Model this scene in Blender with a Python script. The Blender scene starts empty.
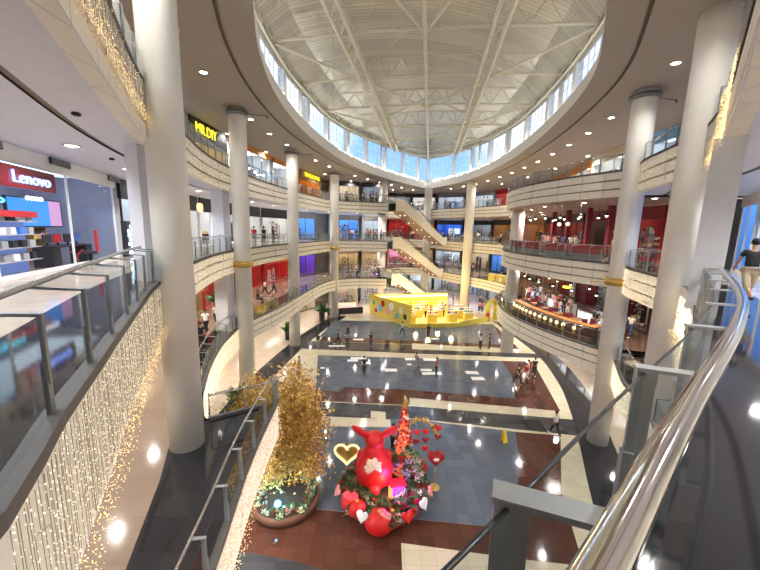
import bpy, bmesh, math, random
from mathutils import Vector, Matrix, noise
random.seed(7)
C = bpy.context.scene.collection
PI = math.pi
G, L2, L3, L4, CE = -10.6, -5.3, 0.0, 5.3, 9.0

# ---------------------------------------------------------------- materials
MATS = {}
def mat(name, col=(.8,.8,.8), rough=.5, metal=0., emis=None, es=0., spec=.5, build=None, noise_amt=.06, scale=3., bump=0., coat=0.):
    if name in MATS: return MATS[name]
    m = bpy.data.materials.new(name); m.use_nodes = True
    nt = m.node_tree; b = nt.nodes['Principled BSDF']
    b.inputs['Roughness'].default_value = rough; b.inputs['Metallic'].default_value = metal
    b.inputs['Specular IOR Level'].default_value = spec
    if coat: b.inputs['Coat Weight'].default_value = coat; b.inputs['Coat Roughness'].default_value = .08
    tc = nt.nodes.new('ShaderNodeTexCoord')
    n = nt.nodes.new('ShaderNodeTexNoise'); n.inputs['Scale'].default_value = scale; n.inputs['Detail'].default_value = 3
    nt.links.new(tc.outputs['Object'], n.inputs['Vector'])
    mx = nt.nodes.new('ShaderNodeMix'); mx.data_type = 'RGBA'
    mx.inputs[6].default_value = tuple(max(0, c*(1-noise_amt)) for c in col)+(1,)
    mx.inputs[7].default_value = tuple(min(1, c*(1+noise_amt)) for c in col)+(1,)
    nt.links.new(n.outputs['Fac'], mx.inputs[0]); nt.links.new(mx.outputs[2], b.inputs['Base Color'])
    if bump:
        bp_ = nt.nodes.new('ShaderNodeBump'); bp_.inputs['Strength'].default_value = bump
        nt.links.new(n.outputs['Fac'], bp_.inputs['Height']); nt.links.new(bp_.outputs['Normal'], b.inputs['Normal'])
    if emis:
        b.inputs['Emission Color'].default_value = emis+(1,); b.inputs['Emission Strength'].default_value = es
    if build: build(nt, b, mx, tc)
    MATS[name] = m
    return m
def tiles(w, h, mortar, col, msize=.006, var=.12, off=0., rot=0.):
    def f(nt, b, mx, tc):
        br = nt.nodes.new('ShaderNodeTexBrick'); br.offset = off; br.squash = 1
        br.inputs['Scale'].default_value = 1; br.inputs['Brick Width'].default_value = w; br.inputs['Row Height'].default_value = h
        br.inputs['Mortar Size'].default_value = msize
        br.inputs['Color1'].default_value = tuple(min(1, c*(1-var)) for c in col)+(1,)
        br.inputs['Color2'].default_value = tuple(min(1, c*(1+var)) for c in col)+(1,)
        br.inputs['Mortar'].default_value = mortar+(1,)
        mp = nt.nodes.new('ShaderNodeMapping'); mp.inputs['Rotation'].default_value = (0, 0, rot)
        nt.links.new(tc.outputs['Object'], mp.inputs['Vector']); nt.links.new(mp.outputs['Vector'], br.inputs['Vector'])
        m2 = nt.nodes.new('ShaderNodeMix'); m2.data_type = 'RGBA'; m2.blend_type = 'MULTIPLY'; m2.inputs[0].default_value = .35
        nt.links.new(br.outputs['Color'], m2.inputs[6]); nt.links.new(mx.outputs[2], m2.inputs[7])
        nt.links.new(m2.outputs[2], b.inputs['Base Color'])
    return f
def glassmat(name, tint, refl=.12, rough=.02, fk=.45):
    m = bpy.data.materials.new(name); m.use_nodes = True; nt = m.node_tree; nt.nodes.clear()
    o = nt.nodes.new('ShaderNodeOutputMaterial'); t = nt.nodes.new('ShaderNodeBsdfTransparent'); g = nt.nodes.new('ShaderNodeBsdfGlossy')
    t.inputs[0].default_value = tint+(1,); g.inputs['Roughness'].default_value = rough
    fr = nt.nodes.new('ShaderNodeFresnel'); fr.inputs[0].default_value = 1.5
    ms = nt.nodes.new('ShaderNodeMath'); ms.operation = 'MULTIPLY'; ms.inputs[1].default_value = fk
    mth = nt.nodes.new('ShaderNodeMath'); mth.operation = 'MAXIMUM'; mth.inputs[1].default_value = refl
    mx = nt.nodes.new('ShaderNodeMixShader')
    nt.links.new(fr.outputs[0], ms.inputs[0]); nt.links.new(ms.outputs[0], mth.inputs[0]); nt.links.new(mth.outputs[0], mx.inputs[0]); nt.links.new(t.outputs[0], mx.inputs[1])
    nt.links.new(g.outputs[0], mx.inputs[2]); nt.links.new(mx.outputs[0], o.inputs[0]); MATS[name] = m
    return m
def emat(name, col, s):
    if name in MATS: return MATS[name]
    m = bpy.data.materials.new(name); m.use_nodes = True; nt = m.node_tree
    b = nt.nodes['Principled BSDF']; b.inputs['Base Color'].default_value = (.02,.02,.02,1)
    b.inputs['Emission Color'].default_value = col+(1,); b.inputs['Emission Strength'].default_value = s
    MATS[name] = m; return m
white = mat('white_paint', (.80,.77,.70), .55)
column_paint = mat('column_paint', (.86,.84,.78), .38, noise_amt=.08, scale=1.2)
fascia_m = mat('fascia_panel', (.90,.86,.78), .5, build=tiles(.6, 3., (.6,.55,.47), (.93,.89,.80), .008, .02))
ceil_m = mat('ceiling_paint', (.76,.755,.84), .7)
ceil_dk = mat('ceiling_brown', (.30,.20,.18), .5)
walnut_t = mat('walnut_floor', (.16,.09,.06), .15, build=tiles(.2, 1.6, (.08,.045,.03), (.18,.10,.065), .004, .2))
ceil_top_m = mat('ceiling_plaster', (.45,.42,.385), .75)
groove = mat('dark_groove', (.27,.23,.19), .8)
steel = mat('brushed_steel', (.62,.62,.60), .22, 1., noise_amt=.1, scale=12)
chrome = mat('polished_steel', (.83,.81,.78), .09, 1., noise_amt=.05)
darksteel = mat('dark_steel', (.24,.27,.29), .38, .55)
plate = mat('plate_steel', (.40,.42,.43), .38, .5)
black = mat('black_plastic', (.02,.02,.022), .35)
granite = mat('black_granite', (.028,.029,.033), .065, noise_amt=.5, scale=40, spec=.6, build=tiles(.9, .9, (.012,.012,.012), (.034,.035,.04), .004, .2))
tan_t = mat('tan_tile', (.31,.24,.19), .09, build=tiles(.6, .6, (.22,.17,.13), (.31,.24,.19), .004, .06))
beige_t = mat('beige_tile', (.55,.45,.35), .09, build=tiles(.6, .6, (.38,.30,.23), (.56,.46,.36), .004, .07))
pale_t = mat('pale_tile', (.58,.52,.44), .08, build=tiles(.6, .6, (.4,.35,.3), (.60,.53,.44), .004, .07))
blue_t = mat('blue_grey_tile', (.125,.15,.19), .08, noise_amt=.25, scale=3, build=tiles(.6, .6, (.08,.09,.12), (.145,.175,.225), .006, .14))
brown_t = mat('brown_tile', (.11,.04,.028), .08, build=tiles(.6, .6, (.06,.025,.018), (.125,.048,.032), .006, .18))
dark_t = mat('charcoal_tile', (.05,.05,.055), .08, build=tiles(1.2, .6, (.03,.03,.03), (.07,.07,.075), .006, .35))
cream_t = mat('cream_tile', (.66,.60,.46), .08, build=tiles(.6, .6, (.45,.40,.30), (.68,.62,.48), .006, .06))
glass = glassmat('railing_glass', (.80,.86,.88), .10)
winglass = glassmat('window_glass', (.90,.95,1.), .03, .02, .05)
shopglass = glassmat('shop_glass', (.93,.96,.97), .06)
red = mat('red_lacquer', (.62,.008,.010), .5)
redfab = mat('red_fabric', (.45,.03,.04), .7)
gold = mat('gold_leaf', (.75,.50,.13), .35, .6, noise_amt=.35, scale=2)
goldp = mat('gold_paint', (.62,.38,.08), .4, .3)
yellow = mat('yellow_panel', (.66,.53,.09), .45)
wood = mat('wood', (.34,.15,.06), .4, noise_amt=.3, scale=6)
green = mat('green_leaf', (.05,.14,.04), .6, noise_amt=.4)
creamf = mat('cream_petal', (.80,.70,.50), .6)
pinkf = mat('pink_petal', (.80,.30,.28), .6)
roofdeck = mat('roof_deck', (.62,.63,.60), .28, .35, build=tiles(50, .35, (.44,.45,.42), (.64,.65,.62), .03, .12, rot=math.radians(-8)))
trussp = mat('truss_paint', (.74,.70,.58), .5)
bead = emat('warm_bulb', (1., .84, .55), 5.)
beadb = emat('gold_bulb', (1., .66, .25), 3.)
wire = mat('pale_wire', (.36,.30,.22), .6)
lampe = emat('lamp_white', (1., .93, .82), 26.)
panel_l = emat('light_panel', (.95, .97, 1.), 5.)
panel_w = emat('warm_light_panel', (1., .80, .52), 5.)
def col(name, c, r=.55, **k): return mat(name, c, r, **k)

# ---------------------------------------------------------------- mesh helpers
class MB:
    def __init__(s): s.v = []; s.f = []; s.m = []; s.sm = []
    def add(s, v, f, mi=0, smooth=False):
        o = len(s.v); s.v += [tuple(p) for p in v]
        for q in f: s.f.append([i+o for i in q]); s.m.append(mi); s.sm.append(smooth)
        return s
    def box(s, c, d, rz=0, mi=0):
        x, y, z = d[0]/2, d[1]/2, d[2]/2; cs, sn = math.cos(rz), math.sin(rz)
        P = [(a*x, b*y, e*z) for e in (-1, 1) for a, b in ((-1,-1),(1,-1),(1,1),(-1,1))]
        V = [(c[0]+p[0]*cs-p[1]*sn, c[1]+p[0]*sn+p[1]*cs, c[2]+p[2]) for p in P]
        return s.add(V, [(3,2,1,0),(4,5,6,7),(0,1,5,4),(1,2,6,5),(2,3,7,6),(3,0,4,7)], mi)
    def bar(s, p, q, w, h=None, mi=0):
        p, q = Vector(p), Vector(q); h = h or w; d = (q-p)
        if d.length < 1e-6: return s
        d.normalize(); a = d.cross(Vector((0,0,1)))
        if a.length < 1e-3: a = Vector((1,0,0))
        a.normalize(); b = a.cross(d)
        V = []
        for e in (p, q):
            for i, j in ((-1,-1),(1,-1),(1,1),(-1,1)): V.append(e+a*(i*w/2)+b*(j*h/2))
        return s.add(V, [(3,2,1,0),(4,5,6,7),(0,1,5,4),(1,2,6,5),(2,3,7,6),(3,0,4,7)], mi)
    def tube(s, pts, r, n=8, mi=0, cap=True):
        pts = [Vector(p) for p in pts]; N = len(pts)
        rr = r if isinstance(r, (list, tuple)) else [r]*N
        V = []; prev = None
        for i, p in enumerate(pts):
            t = (pts[min(i+1, N-1)]-pts[max(i-1, 0)])
            if t.length < 1e-9: t = Vector((0,0,1))
            t.normalize()
            if prev is None:
                a = t.cross(Vector((0,0,1)))
                if a.length < 1e-2: a = t.cross(Vector((0,1,0)))
            else: a = prev - t*prev.dot(t)
            a.normalize(); prev = a; b = t.cross(a)
            for k in range(n):
                an = 2*PI*k/n; V.append(p+(a*math.cos(an)+b*math.sin(an))*rr[i])
        F = [(i*n+k, i*n+(k+1)%n, (i+1)*n+(k+1)%n, (i+1)*n+k) for i in range(N-1) for k in range(n)]
        s.add(V, F, mi, True)
        if cap:
            o = len(s.v)-len(V)
            s.f += [[o+k for k in range(n)][::-1], [o+(N-1)*n+k for k in range(n)]]; s.m += [mi]*2; s.sm += [False]*2
        return s
    def lathe(s, c, prof, n=24, mi=0):
        V = [(c[0]+r*math.cos(2*PI*k/n), c[1]+r*math.sin(2*PI*k/n), c[2]+z) for r, z in prof for k in range(n)]
        F = [(i*n+k, i*n+(k+1)%n, (i+1)*n+(k+1)%n, (i+1)*n+k) for i in range(len(prof)-1) for k in range(n)]
        s.add(V, F, mi, True); o = len(s.v)-len(V)
        s.f += [[o+k for k in range(n)][::-1], [o+(len(prof)-1)*n+k for k in range(n)]]; s.m += [mi]*2; s.sm += [False]*2
        return s
    def ball(s, c, r, n=8, mi=0, rot=None):
        r = r if isinstance(r, (tuple, list)) else (r, r, r); V = []; h = n//2+1
        for i in range(1, h):
            th = PI*i/h
            for k in range(n):
                V.append(Vector((r[0]*math.sin(th)*math.cos(2*PI*k/n), r[1]*math.sin(th)*math.sin(2*PI*k/n), r[2]*math.cos(th))))
        V += [Vector((0,0,r[2])), Vector((0,0,-r[2]))]
        if rot is not None: V = [rot @ p for p in V]
        V = [p+Vector(c) for p in V]; R = h-1
        F = [(i*n+k, (i+1)*n+k, (i+1)*n+(k+1)%n, i*n+(k+1)%n) for i in range(R-1) for k in range(n)]
        F += [(R*n, k, (k+1)%n) for k in range(n)] + [(R*n+1, (R-1)*n+(k+1)%n, (R-1)*n+k) for k in range(n)]
        return s.add(V, F, mi, True)
    def octa(s, c, r, mi=0):
        x, y, z = c
        return s.add([(x+r,y,z),(x-r,y,z),(x,y+r,z),(x,y-r,z),(x,y,z+r),(x,y,z-r)],
                     [(0,2,4),(2,1,4),(1,3,4),(3,0,4),(2,0,5),(1,2,5),(3,1,5),(0,3,5)], mi)
    def prism(s, poly, z0, z1, mi=0):
        n = len(poly)
        return s.add([(x,y,z0) for x,y in poly]+[(x,y,z1) for x,y in poly],
              [tuple(range(n))[::-1], tuple(range(n, 2*n))]+[(i,(i+1)%n,(i+1)%n+n,i+n) for i in range(n)], mi)
    def build(s, name, m, parent=None, off=(0,0,0), loc=None):
        me = bpy.data.meshes.new(name)
        me.from_pydata([(a-off[0], b-off[1], c-off[2]) for a, b, c in s.v], [], s.f)
        for x in (m if isinstance(m, (list, tuple)) else [m]): me.materials.append(x)
        me.polygons.foreach_set('material_index', s.m); me.polygons.foreach_set('use_smooth', s.sm)
        me.update()
        bm = bmesh.new(); bm.from_mesh(me); bmesh.ops.recalc_face_normals(bm, faces=bm.faces); bm.to_mesh(me); bm.free()
        o = bpy.data.objects.new(name, me); C.objects.link(o)
        if parent: o.parent = parent
        if loc: o.location = loc
        return o
def root(name, loc=(0,0,0), rz=0):
    o = bpy.data.objects.new(name, None); o.empty_display_size = .2; C.objects.link(o); o.location = loc; o.rotation_euler = (0,0,rz); return o
def tag(o, label, cat, group=None, kind=None):
    o['label'] = label; o['category'] = cat
    if group: o['group'] = group
    if kind: o['kind'] = kind
    return o
def struct(o): o['kind'] = 'structure'; return o
def ctree(o, parent=None):
    c = o.copy(); C.objects.link(c); c.parent = parent
    for ch in list(o.children): ctree(ch, c)
    return c
def text(s, name, size, m, parent, loc, rot, depth=.03, width=None):
    cu = bpy.data.curves.new('t', 'FONT'); cu.body = s; cu.size = size; cu.extrude = depth; cu.align_x = 'CENTER'; cu.align_y = 'CENTER'; cu.resolution_u = 3
    t = bpy.data.objects.new('t', cu); C.objects.link(t); bpy.context.view_layer.update()
    me = bpy.data.meshes.new_from_object(t.evaluated_get(bpy.context.evaluated_depsgraph_get()))
    bpy.data.objects.remove(t); me.materials.clear(); me.materials.append(m)
    if width:
        xs = [v.co.x for v in me.vertices]; k = width/max(.01, max(xs)-min(xs))
        for v in me.vertices: v.co.x *= k
    o = bpy.data.objects.new(name, me); C.objects.link(o); o.parent = parent; o.location = loc; o.rotation_euler = rot; return o

# ---------------------------------------------------------------- curves in plan
def cr(pts, step=.5, sharp=()):
    out = []; segs = []; cur = [0]
    for i in range(1, len(pts)):
        cur.append(i)
        if i in sharp: segs.append(cur); cur = [i]
    segs.append(cur)
    for sg in segs:
        P = [Vector(pts[i]) for i in sg]
        if len(P) < 2: continue
        P = [P[0]*2-P[1]]+P+[P[-1]*2-P[-2]]
        for i in range(1, len(P)-2):
            a, b, c, d = P[i-1:i+3]; n = max(2, int((c-b).length/step))
            for k in range(n):
                t = k/n
                out.append(.5*((2*b)+(c-a)*t+(2*a-5*b+4*c-d)*t*t+(3*b-a-3*c+d)*t**3))
    out.append(Vector(pts[-1])); return out
def resample(P, n=None, step=None):
    L = [0]
    for a, b in zip(P, P[1:]): L.append(L[-1]+(b-a).length)
    n = n or max(2, int(L[-1]/step)+1); out = []; j = 0
    for i in range(n):
        d = L[-1]*i/(n-1)
        while j < len(L)-2 and L[j+1] < d: j += 1
        t = (d-L[j])/max(1e-9, L[j+1]-L[j]); out.append(P[j].lerp(P[j+1], t))
    return out
def normals(P):
    N = []
    for i in range(len(P)):
        t = P[min(i+1, len(P)-1)]-P[max(i-1, 0)]; t.normalize(); N.append(Vector((t.y, -t.x)))   # right hand side = the void
    return N
def offs(P, d): return [p+n*d for p, n in zip(P, normals(P))]
def nearest(P, q): q = Vector(q); return min(range(len(P)), key=lambda i: (P[i]-q).length)
def plen(P): return sum((b-a).length for a, b in zip(P, P[1:]))

LE = cr([(-1.35,-.6),(-1.7,.5),(-2.08,1.64),(-2.68,2.64),(-3.3,3.8),(-4.35,5.75),(-6.35,9.7),(-8.2,14.8),(-9.5,20),(-9.9,25.6),(-9.5,32),(-8.4,39),(-6.9,45.6),(-3.5,47.8),(.9,48.3)])
LE2 = cr([(-2.2,-1.6),(-2.9,3),(-3.3,6.2),(-3.75,9.3),(-4.0,12.9),(-6.2,11.3),(-7.3,13.3),(-8.5,16.5),(-9.4,20.2),(-9.6,24),(-8.6,30),(-7.9,38),(-6.6,45),(-3.5,47.8),(.9,48.3)], sharp=(4,5))
FB = cr([(.9,48.3),(.9,60),(3,63.5),(6.5,64),(9,61),(10.8,58),(13.5,53.5),(16.3,48),(16.8,42),(14.5,37.5),(12.3,34.5),(11.35,31),(11.3,27.5),(12.0,24),(12.9,21.6),(14.0,19.5)], sharp=(1,))
RN = cr([(14.0,19.5),(12.75,17.4),(11.95,15),(11.2,12.8),(9.25,9.95),(6.85,7.2),(4.15,4.25),(2.58,2.76),(1.02,1.44),(.17,.70),(-.7,-.05),(-1.35,-.6)], .12)
RN2 = cr([(14.0,19.5),(12.6,17),(11.7,15.2),(11.2,13.6),(10.2,11.5),(8.6,9.3),(6.5,7),(3.5,4),(.5,1),(-2.2,-1.6)])
LO = cr([(-6,-7),(-12,1),(-14.6,9),(-17.1,18),(-18.2,26),(-18.6,34),(-17.5,43),(-14,53),(-6,59),(.9,60)])
FO = cr([(.9,60),(.9,75),(10,76),(18,72.5),(24,65),(27,56),(27,47),(25.5,40),(23.8,33),(23.3,27),(23,22),(22.8,18)], sharp=(1,))
RO = cr([(22.8,18),(19.8,13),(16.8,8.5),(13,4),(8.5,-1.5),(4,-7)])
EDGES = {L2: (LE2, FB, RN2), L3: (LE, FB, RN), L4: (LE, FB, RN)}

def strip(mb, A, B, z, mi=0, z2=None):
    z2 = z if z2 is None else z2; n = len(A)
    mb.add([(p.x,p.y,z) for p in A]+[(p.x,p.y,z2) for p in B], [(i,i+1,n+i+1,n+i) for i in range(n-1)], mi)
sides = ('left', 'far', 'right')
nm = {L2: 'second', L3: 'third', L4: 'fourth'}
for lv, es in EDGES.items():
    for sd, E_, O_ in zip(sides, es, (LO, FO, RO)):
        n = int(plen(E_)/.5); A = resample(E_, n); B = resample(O_, n)
        wd = 2.4 if (lv == L2 and sd == 'left') else 1.5; I1 = resample(offs(A, -wd), n)
        if lv == L2 and sd == 'left':
            D2 = [(-6.2,-1.6),(-4.4,3),(-5.06,5.9),(-5.96,8.4),(-7.2,11.2),(-8.9,14.2),(-10.2,17.5),(-11.0,21),(-11.2,26),(-10.3,33),(-9.4,40),(-8.2,47),(-5,50.5),(.9,51)]
            def d2(y):
                for (xa, ya), (xb, yb) in zip(D2, D2[1:]):
                    if y <= yb: return xa+(xb-xa)*(y-ya)/max(.01, yb-ya)
                return D2[-1][0]
            ir = nearest(A, (-6.2,11.3)); it = nearest(A, (-6.9,45.6))
            I1 = []
            for i, q in enumerate(A):
                y = min(q.y, 10.9) if i < ir else q.y+.3
                if i > it: f = (i-it)/(n-1-it); I1.append(Vector((-8.3+9.2*f, 47.3+3.7*min(1, f*2))))
                else: I1.append(Vector((min(d2(y), q.x-.3), y)))
            g0 = I1; g1 = [q+Vector((-.15,0)) for q in I1]
        else: g0 = offs(A, -1.25); g1 = offs(A, -1.42)
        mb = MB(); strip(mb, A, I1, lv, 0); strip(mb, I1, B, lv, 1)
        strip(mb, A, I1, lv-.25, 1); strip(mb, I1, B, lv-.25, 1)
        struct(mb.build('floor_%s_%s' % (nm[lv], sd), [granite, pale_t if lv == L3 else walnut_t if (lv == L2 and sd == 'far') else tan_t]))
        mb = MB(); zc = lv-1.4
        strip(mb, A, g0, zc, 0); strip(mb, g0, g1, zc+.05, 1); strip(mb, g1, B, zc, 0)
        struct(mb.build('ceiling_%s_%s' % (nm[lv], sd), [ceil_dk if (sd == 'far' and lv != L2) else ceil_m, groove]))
        prof = [(0,.0),(0,-.40),(-.07,-.42),(-.07,-.50),(0,-.52),(0,-.90),(-.07,-.92),(-.07,-1.0),(-.02,-1.02),(-.02,-1.405),(-.3,-1.405)]
        mb = MB(); rows = [(offs(A, d), lv+z) for d, z in prof]
        for (a, za), (b, zb) in zip(rows, rows[1:]):
            strip(mb, a, b, za, 1 if abs(za-zb) > .05 and a[0] != rows[0][0][0] and (abs(za-lv+.42) < .01 or abs(za-lv+.92) < .01) else 0, zb)
        o = struct(mb.build('trim_fascia_%s_%s' % (nm[lv], sd), [fascia_m, groove]))
# walls
for sd, O_ in zip(sides, (LO, FO, RO)):
    P = resample(O_, step=1.); mb = MB(); n = len(P)
    strip(mb, P, P, G, 0, CE+.3); struct(mb.build('wall_'+sd, white))
mb = MB(); mb.add([(-6,-7,G),(4,-7,G),(4,-7,16),(-6,-7,16)], [(0,1,2,3)]); struct(mb.build('wall_back', white))

# ---------------------------------------------------------------- ground floor with inlaid tile bands
mb = MB(); mb.add([(-30,-8,G),(34,-8,G),(34,80,G),(-30,80,G)], [(0,1,2,3)], 0)
def inlay(poly, mi, h): mb.add([(x,y,G+h) for x,y in poly], [tuple(range(len(poly)))], mi)
ring = offs(resample(LE2, 90), .3)
# dark ring bands on both sides
def band(P, d0, d1, mi, h):
    A = [Vector(p) for p in cr(P)]; a = offs(A, d0); b = offs(A, d1); n = len(a)
    mb.add([(p.x,p.y,G+h) for p in a]+[(p.x,p.y,G+h) for p in b], [(i,i+1,n+i+1,n+i) for i in range(n-1)], mi)
inlay([(-7.5,-4),(13,-4),(13.2,18.9),(15.6,29),(16.8,35),(15.8,46),(-5.8,46),(-8,35),(-8.2,25),(-7.4,14)], 5, .002)
band([(-9.4,-4),(-9.0,12),(-9.6,22),(-9.2,30),(-7.6,40),(-5.5,47.0)], -.9, .9, 3, .004)
band([(7.0,3),(11.0,13.2),(12.9,17.6),(14.7,22),(16.3,27),(17.4,34),(17.0,46)], -1.1, .8, 3, .0095)
inlay([(-6.0,44.6),(15.4,44.6),(15.2,36.0),(-6.8,37.4)], 1, .006)
inlay([(-6.8,37.4),(15.1,34.9),(15.4,43.6),(13.6,36.3),(3.8,36.6),(-1,37.2)], 2, .009)
inlay([(-6.4,37.4),(10,36.4),(14.6,35.2),(3.6,35.6),(-6.5,35.8)], 2, .010)
inlay([(3.7,35.9),(16.3,34.6),(16.3,33.6),(3.5,34.1)], 5, .011)
inlay([(-8,35.8),(3.6,35.5),(3.6,34.0),(16.3,33.6),(16.2,32.4),(3.4,32.8),(-7.9,33.4)], 4, .008)
inlay([(-5.9,31.7),(12.0,31.4),(11.7,28),(10.6,24.5),(10.3,23.9),(2,24.9),(-2.6,25.0),(-2.9,24.3),(-4.7,24.3)], 1, .008)
inlay([(12.0,31.4),(11.7,28),(10.6,24.5),(10.3,23.9),(2,24.9),(-2.6,25.0),(-2.9,24.3),(-4.7,24.3),(-4.5,22.8),(2.3,22.5),(2.4,23.6),(12.9,22.2),(15.0,31.4)], 2, .007)
inlay([(-6.5,22.8),(2.25,22.4),(13.6,21.1),(12.4,19.3),(2.3,20.8),(.9,20.6),(-6.2,20.9)], 4, .006)
inlay([(-.4,21.6),(.6,21.5),(.6,20.6),(-.4,20.7)], 5, .008)
inlay([(-6.6,19.6),(.9,19.7),(.9,20.7),(2.3,20.7),(8.7,19.55),(7.9,16.9),(6.1,12.95),(5.0,12.55),(-6.2,13.6)], 1, .006)
inlay([(8.7,19.55),(11.4,19.3),(9.0,14.6),(8.0,11.2),(8.0,3),(-6.4,3),(-6.4,13.6),(5.0,12.55),(6.1,12.95),(7.9,16.9)], 2, .005)
inlay([(1.1,11.7),(5.6,11.15),(8.2,10.9),(8.2,3),(.9,3)], 5, .008)
inlay([(-6.5,11.4),(-3.2,10.9),(-1.6,10.5),(-1.4,3),(-6.5,3)], 4, .007)
struct(mb.build('floor_ground', [beige_t, blue_t, brown_t, granite, dark_t, cream_t]))
for x, y, w, d in ((-2.6,36.6,1.2,.5),(-1.0,31.0,1.3,.9),(.3,30.2,.9,.6),(2.4,28.6,.9,.6),(-4.2,33.9,1.6,.5)): pass

# ---------------------------------------------------------------- columns
def column(x, y, z0, z1, r, label, bands=(), cap=True):
    t = root('column', (x, y, z0)); h = z1-z0
    MB().lathe((0,0,0), [(r,0),(r,h-.5),(r*.98,h)], 40).build('shaft', column_paint, t)
    if cap:
        c = MB().lathe((0,0,h-.42), [(r+.01,0),(r+.14,.0),(r+.14,.22),(r+.01,.22)], 32).build('top_collar', darksteel, t)
        MB().tube([(r,0,h-.3),(r+1.3,.3,h-.28)], .03, 6).tube([(r+1.3,.3,h-.28),(r+1.3,.3,h-.42)], .06, 8).build('lamp_arm', darksteel, c)
    for zb in bands:
        c = MB().lathe((0,0,zb-z0), [(r+.01,-.2),(r+.13,-.2),(r+.13,.2),(r+.01,.2)], 32).build('gold_band', goldp, t)
        a = MB().tube([(-r-.1,-.05,zb-z0+.02),(-r-1.2,-.25,zb-z0)], .028, 6).build('bracket_arm', goldp, c)
    return tag(t, label, 'column')
column(-6.10, 10.0, L2, CE, .50, 'big round cream column at left standing on black granite beside the light curtain', (), False)
column(10.87, 12.4, L2, CE, .54, 'big round cream column behind the near curved handrail on the right', (), False)
column(13.35, 18.8, G, CE, .56, 'tall round column at right with gold band, standing on the ground floor', (-.85,))
column(-9.35, 23.0, G, CE, .54, 'round column on the left with gold band and dark collar, second from the left edge', (-.85,))
column(-8.85, 34.5, G, CE, .57, 'round column on the left behind the people on the second gallery', ())
column(-6.35, 46.4, G, CE, .60, 'round column at the far left corner of the atrium with gold band', (-.95,))
column(13.3, 52.5, G, CE, .68, 'free-standing round column in front of the far gallery, beside the yellow booth', (), False)
column(8.1, 61.3, G, CE, .66, 'distant round column at the far bend behind the escalators', (), False)
column(.1, 53.5, G, CE, .6, 'distant round column behind the railing left of the escalator tops', (), False)
column(13.45, 34.2, G, L4-1.4, .62, 'round column at the far end of the bulging right gallery', (), False)
def pillar(x, y, z, w, rz, label):
    t = root('pillar', (x, y, z), rz); MB().box((0,0,1.95), (w,w,3.9)).build('shaft', col('pillar_paint', (.74,.75,.80), .35), t)
    MB().box((0,0,.06), (w+.05,w+.05,.12)).build('base_plinth', white, t); return tag(t, label, 'pillar')
pillar(-7.05, 10.35, L3, .58, -.4, 'square bluish pillar hugging the big left column on the third level')
pillar(7.82, 8.12, L3, .54, .8, 'square bluish pillar beside the walking man in black shirt')
pillar(-10.5, 22.6, L3, .8, -.1, 'square pillar behind the gold-banded left column on the third level')
pillar(-10.4, 22.4, L2, .9, -.1, 'square pillar on the second level behind the gold-banded left column')
pillar(14.15, 19.9, L3, .6, .5, 'square pillar behind the gold-banded right column on the third level')
pillar(14.15, 19.9, L2, .6, .5, 'square pillar behind the gold-banded right column on the second level')

# ---------------------------------------------------------------- railings
postm = None
def post_mesh(ro):
    mb = MB()
    if ro == .28:
        mb.box((0,0,.52), (.03,.09,.94)); mb.box((0,.03,.3), (.06,.05,.5)); mb.box((0,-.11,1.025), (.07,.32,.018)); mb.box((0,.0,.98), (.05,.09,.08))
    else: mb.box((0,0,.24), (.10,.035,.62)); mb.box((0,.012,.66), (.07,.03,.60)); mb.bar((0,.0,.95), (0,-ro,1.0), .07, .025)
    me = mb.build('tmp', plate if ro == .28 else darksteel); m = me.data; bpy.data.objects.remove(me); return m
POST = {ro: post_mesh(ro) for ro in (.28, .42)}
def railing(P, z, label, ro=.42, rr=.032, gap=1.35, rail=steel, glassz=(.1,.93), anchor=None):
    P = resample(P, step=.15 if ro == .28 else .3); n = len(P)
    if n < 4: return
    N = normals(P); o = (P[0].x, P[0].y, z); t = root('glass_railing', o)
    rp = [p-nn*ro for p, nn in zip(P, N)]
    MB().tube([(p.x,p.y,z+1.05) for p in rp], rr, 14).build('handrail', rail, t, o)
    mb = MB(); ins = [p-nn*.13 for p, nn in zip(P, N)]; out = [p+nn*.03 for p, nn in zip(P, N)]
    strip(mb, out, ins, z+.1, 0); strip(mb, out, out, z+.1, 0, z-.02); strip(mb, ins, ins, z+.1, 0, z)
    mb.build('curb_channel', mat('curb_metal', (.13,.12,.11), .6, .2), t, o)
    mid = [p-nn*.06 for p, nn in zip(P, N)]
    L = plen(P); k = max(1, round(L/gap)); st = max(1, (n-1)//k); idx = list(range(0, n, st))
    if anchor: a0 = nearest(P, anchor); idx = [0]+list(range(a0 % st or st, n, st))
    if idx[-1] != n-1: idx.append(n-1)
    for a, b in zip(idx, idx[1:]):
        seg = mid[a:b+1]
        mb = MB(); sg = [q for q in seg]; gt = 1.0 if ro == .28 else glassz[1]; strip(mb, sg, sg, z+glassz[0], 0, z+gt)
        g = mb.build('glass_panel', glass, t, o)
        if ro == .28: MB().tube([(q.x,q.y,z+gt) for q in sg], .008, 6).build('edge_seal', black, g, o)
    for i in idx:
        q = mid[i]; p_ = bpy.data.objects.new('post', POST[ro]); C.objects.link(p_); p_.parent = t
        tn = N[i]; p_.location = (q.x-o[0], q.y-o[1], 0); p_.rotation_euler = (0,0, math.atan2(tn.y, tn.x)-PI/2+(.5 if ro == .28 and z == L3 else 0))
    return tag(t, label, 'railing')
def cut(E_, a, b): i, j = nearest(E_, a), nearest(E_, b); return E_[i:j+1]
c1, c2, c4, cB, cA = (-6.6,10.4), (-9.8,23), (-6.9,45.8), (14.0,19.5), (11.2,12.9)
names = {L2: 'second', L3: 'third', L4: 'fourth'}
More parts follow.
